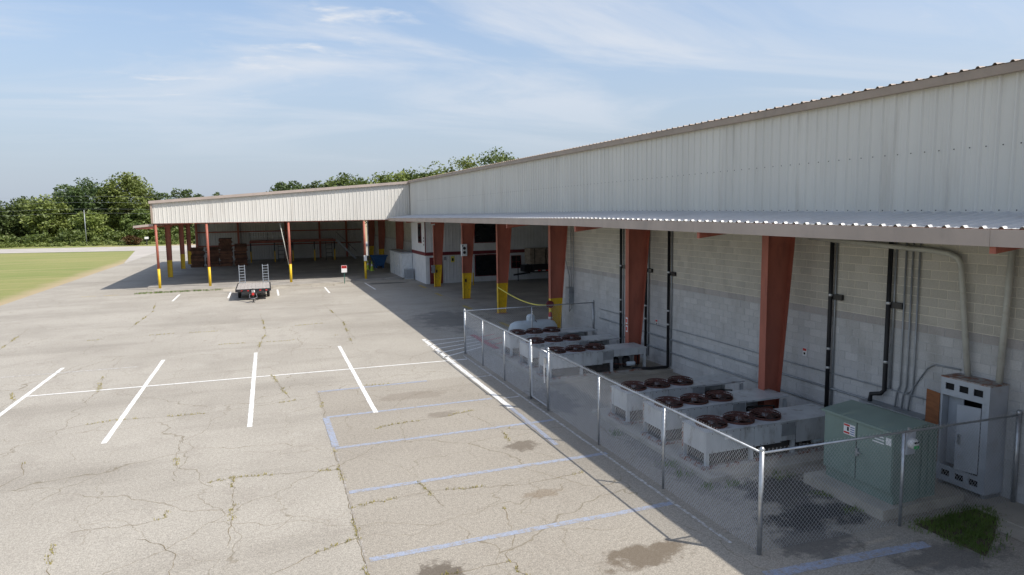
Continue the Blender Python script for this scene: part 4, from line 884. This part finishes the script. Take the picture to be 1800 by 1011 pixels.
RT = [(4.0,126,12.0,4.2,'isolated small tree top left of those behind the shed roof',m_leafd),(9.4,127,12.2,5.5,'dark tree top second from left behind the shed roof',m_leafd),(14.2,126,13.2,6.5,'mid green tree top above the middle of the shed roof',m_leaf),(18.6,128,12.9,6,'mid green tree top above the right of the shed roof',m_leaf),
      (22.8,125,13.8,6.5,'light green tree top where shed and warehouse meet',m_leafl),(27,127,14.0,6,'mid green tree top left of the two lobed tree',m_leaf),(31.2,126,15.0,6,'light green tree top left above the warehouse roof',m_leafl),(36.2,125,16.9,6.2,'light green two lobed tree top above the warehouse roof',m_leafl),(43.2,126,18.3,6.0,'tallest green tree top above the warehouse roof',m_leaf),(47.5,127,16.4,5,'rightmost small tree top above the warehouse roof',m_leaf)]
for i, (x, y, h_, wd, lab, mt_) in enumerate(RT): tree(x, y, h_, wd*1.35, lab, mt_, 300+i, .35, .27, 75, 70, grp='trees behind the building')
# undergrowth and far woodland
rg = np.random.default_rng(9)
und = [clumps(rg, (x,176+rg.uniform(-3,9),rg.uniform(.6,1.6)), (3.2,2.5,1.5), 9, 60, 1.2)[0] for x in np.arange(-78,-8,2.1)]
tag(put('undergrowth', leaf_mesh('undergrowth', np.concatenate(und), .33, m_leaf, 4)), 'dense green undergrowth along the foot of the tree line', 'undergrowth', kind='stuff')
far = [clumps(rg, (x,215+rg.uniform(0,14),4.2), (4.5,4,4.4), 16, 45, 1.9)[0] for x in np.arange(-110,10,3.6)]
tag(put('far_woodland', leaf_mesh('far_woodland', np.concatenate(far), .55, m_leafd, 5)), 'dark wood behind the tree line', 'woodland', kind='stuff')
rough = [clumps(rg, (x,164.5+(-x-20)*.2+rg.uniform(-2,4),.2), (2.2,2,.35), 6, 40, .6)[0] for x in np.arange(-80,-4,1.5)]
tag(put('verge_grass', leaf_mesh('verge_grass', np.concatenate(rough), .22, m_leafl, 6)), 'rough light green verge beyond the road', 'grass', kind='stuff')
sb = thing('reddish_shrub', (-26.5,163,0), 'reddish brown shrub by the roadside left of the shed', 'shrub')
pts, _ = clumps(rg, (-26.5,163,1.0), (1.9,1.2,.9), 22, 60, .7); put('low_foliage', leaf_mesh('low_foliage', pts, .2, m_leafr, 7), sb)
pts, _ = clumps(rg, (-25.7,163.4,3.1), (1.6,1.3,1.5), 26, 60, .75); put('foliage', leaf_mesh('foliage', pts, .22, m_leaf, 8), sb); MB().tube([(-25.8,163.2,0),(-25.7,163.4,2.4)], .09, 6).build('stem', m_bark, sb)
mbx = thing('mailbox', (-23.4,160.5,0), 'white mailbox on a dark post by the road', 'mailbox'); MB().box(-23.5,-23.3,160.4,160.6,0,1.3).build('post', m_blacksteel, mbx); MB().box(-23.75,-23.05,160.3,160.7,1.3,1.75).build('box', m_signw, mbx)
# power lines
up_ = thing('utility_pole', (-36,168,0), 'grey utility pole in front of the tree line', 'pole'); MB().tube([(-36,168,0),(-36,168,7.6)], [.1,.07], 8).build('shaft', m_conduit, up_, True); MB().box(-36.6,-35.4,167.95,168.05,7.0,7.1).build('crossarm', m_bark, up_)
for z, lab in ((10.7,'top overhead wire before the tree line'),(9.4,'second overhead wire before the tree line'),(8.0,'third overhead wire before the tree line'),(7.1,'lowest overhead wire before the tree line')):
    tag(MB().tube([(-120+ i*10, 168, z-.6*math.sin(((i*10+36) % 40)/40*math.pi)) for i in range(12)], .011, 5).build('power_line', m_conduit), lab, 'wire', 'overhead wires')
# turf by the transformer
wv.clear(); wf.clear(); rt_ = random.Random(11)
poly = [(11.05,8.75),(13.1,8.8),(12.6,8.3),(11.9,7.85),(11.1,7.45)]
def inside(x, y):
    c_ = False; j = len(poly)-1
    for i in range(len(poly)):
        if (poly[i][1] > y) != (poly[j][1] > y) and x < (poly[j][0]-poly[i][0])*(y-poly[i][1])/(poly[j][1]-poly[i][1])+poly[i][0]: c_ = not c_
        j = i
    return c_
for _ in range(2600):
    x, y = rt_.uniform(10.8,13.4), rt_.uniform(7.2,9.0)
    if inside(x+rt_.gauss(0,.10), y+rt_.gauss(0,.08)) and math.sin(x*9+y*5)+math.sin(y*13-x*4)+rt_.gauss(0,.7) > -1.1: tuft(x, y, .0, 5, rt_.uniform(.05,.13), .05, rt_, .006)
for x, y in ((8.55,13.0),(8.5,12.4),(8.6,11.6),(9.2,11.5),(10.4,11.5),(10.5,9.7),(10.55,10.4),(8.4,15.4),(11.9,6.9),(12.1,7.1)):
    for _ in range(14): tuft(x+rt_.gauss(0,.12), y+rt_.gauss(0,.1), .0, 5, .11, .04, rt_, .006)
for _ in range(160): tuft(rt_.uniform(-9.6,-3.5), 58.55+rt_.gauss(0,.14), 0, 5, .16, .05, rt_, .012)
me = bpy.data.meshes.new('turf'); me.from_pydata(wv, [], wf); me.materials.append(m_turf)
tag(put('turf', me), 'green grass patch beside the transformer pad', 'grass', kind='stuff')
struct('soil_patch', MB().add([(x,y,.004) for x,y in poly], [(0,4,3,2,1)]), M('dark_soil', (.09,.07,.045), .95, 0, .3, 4))
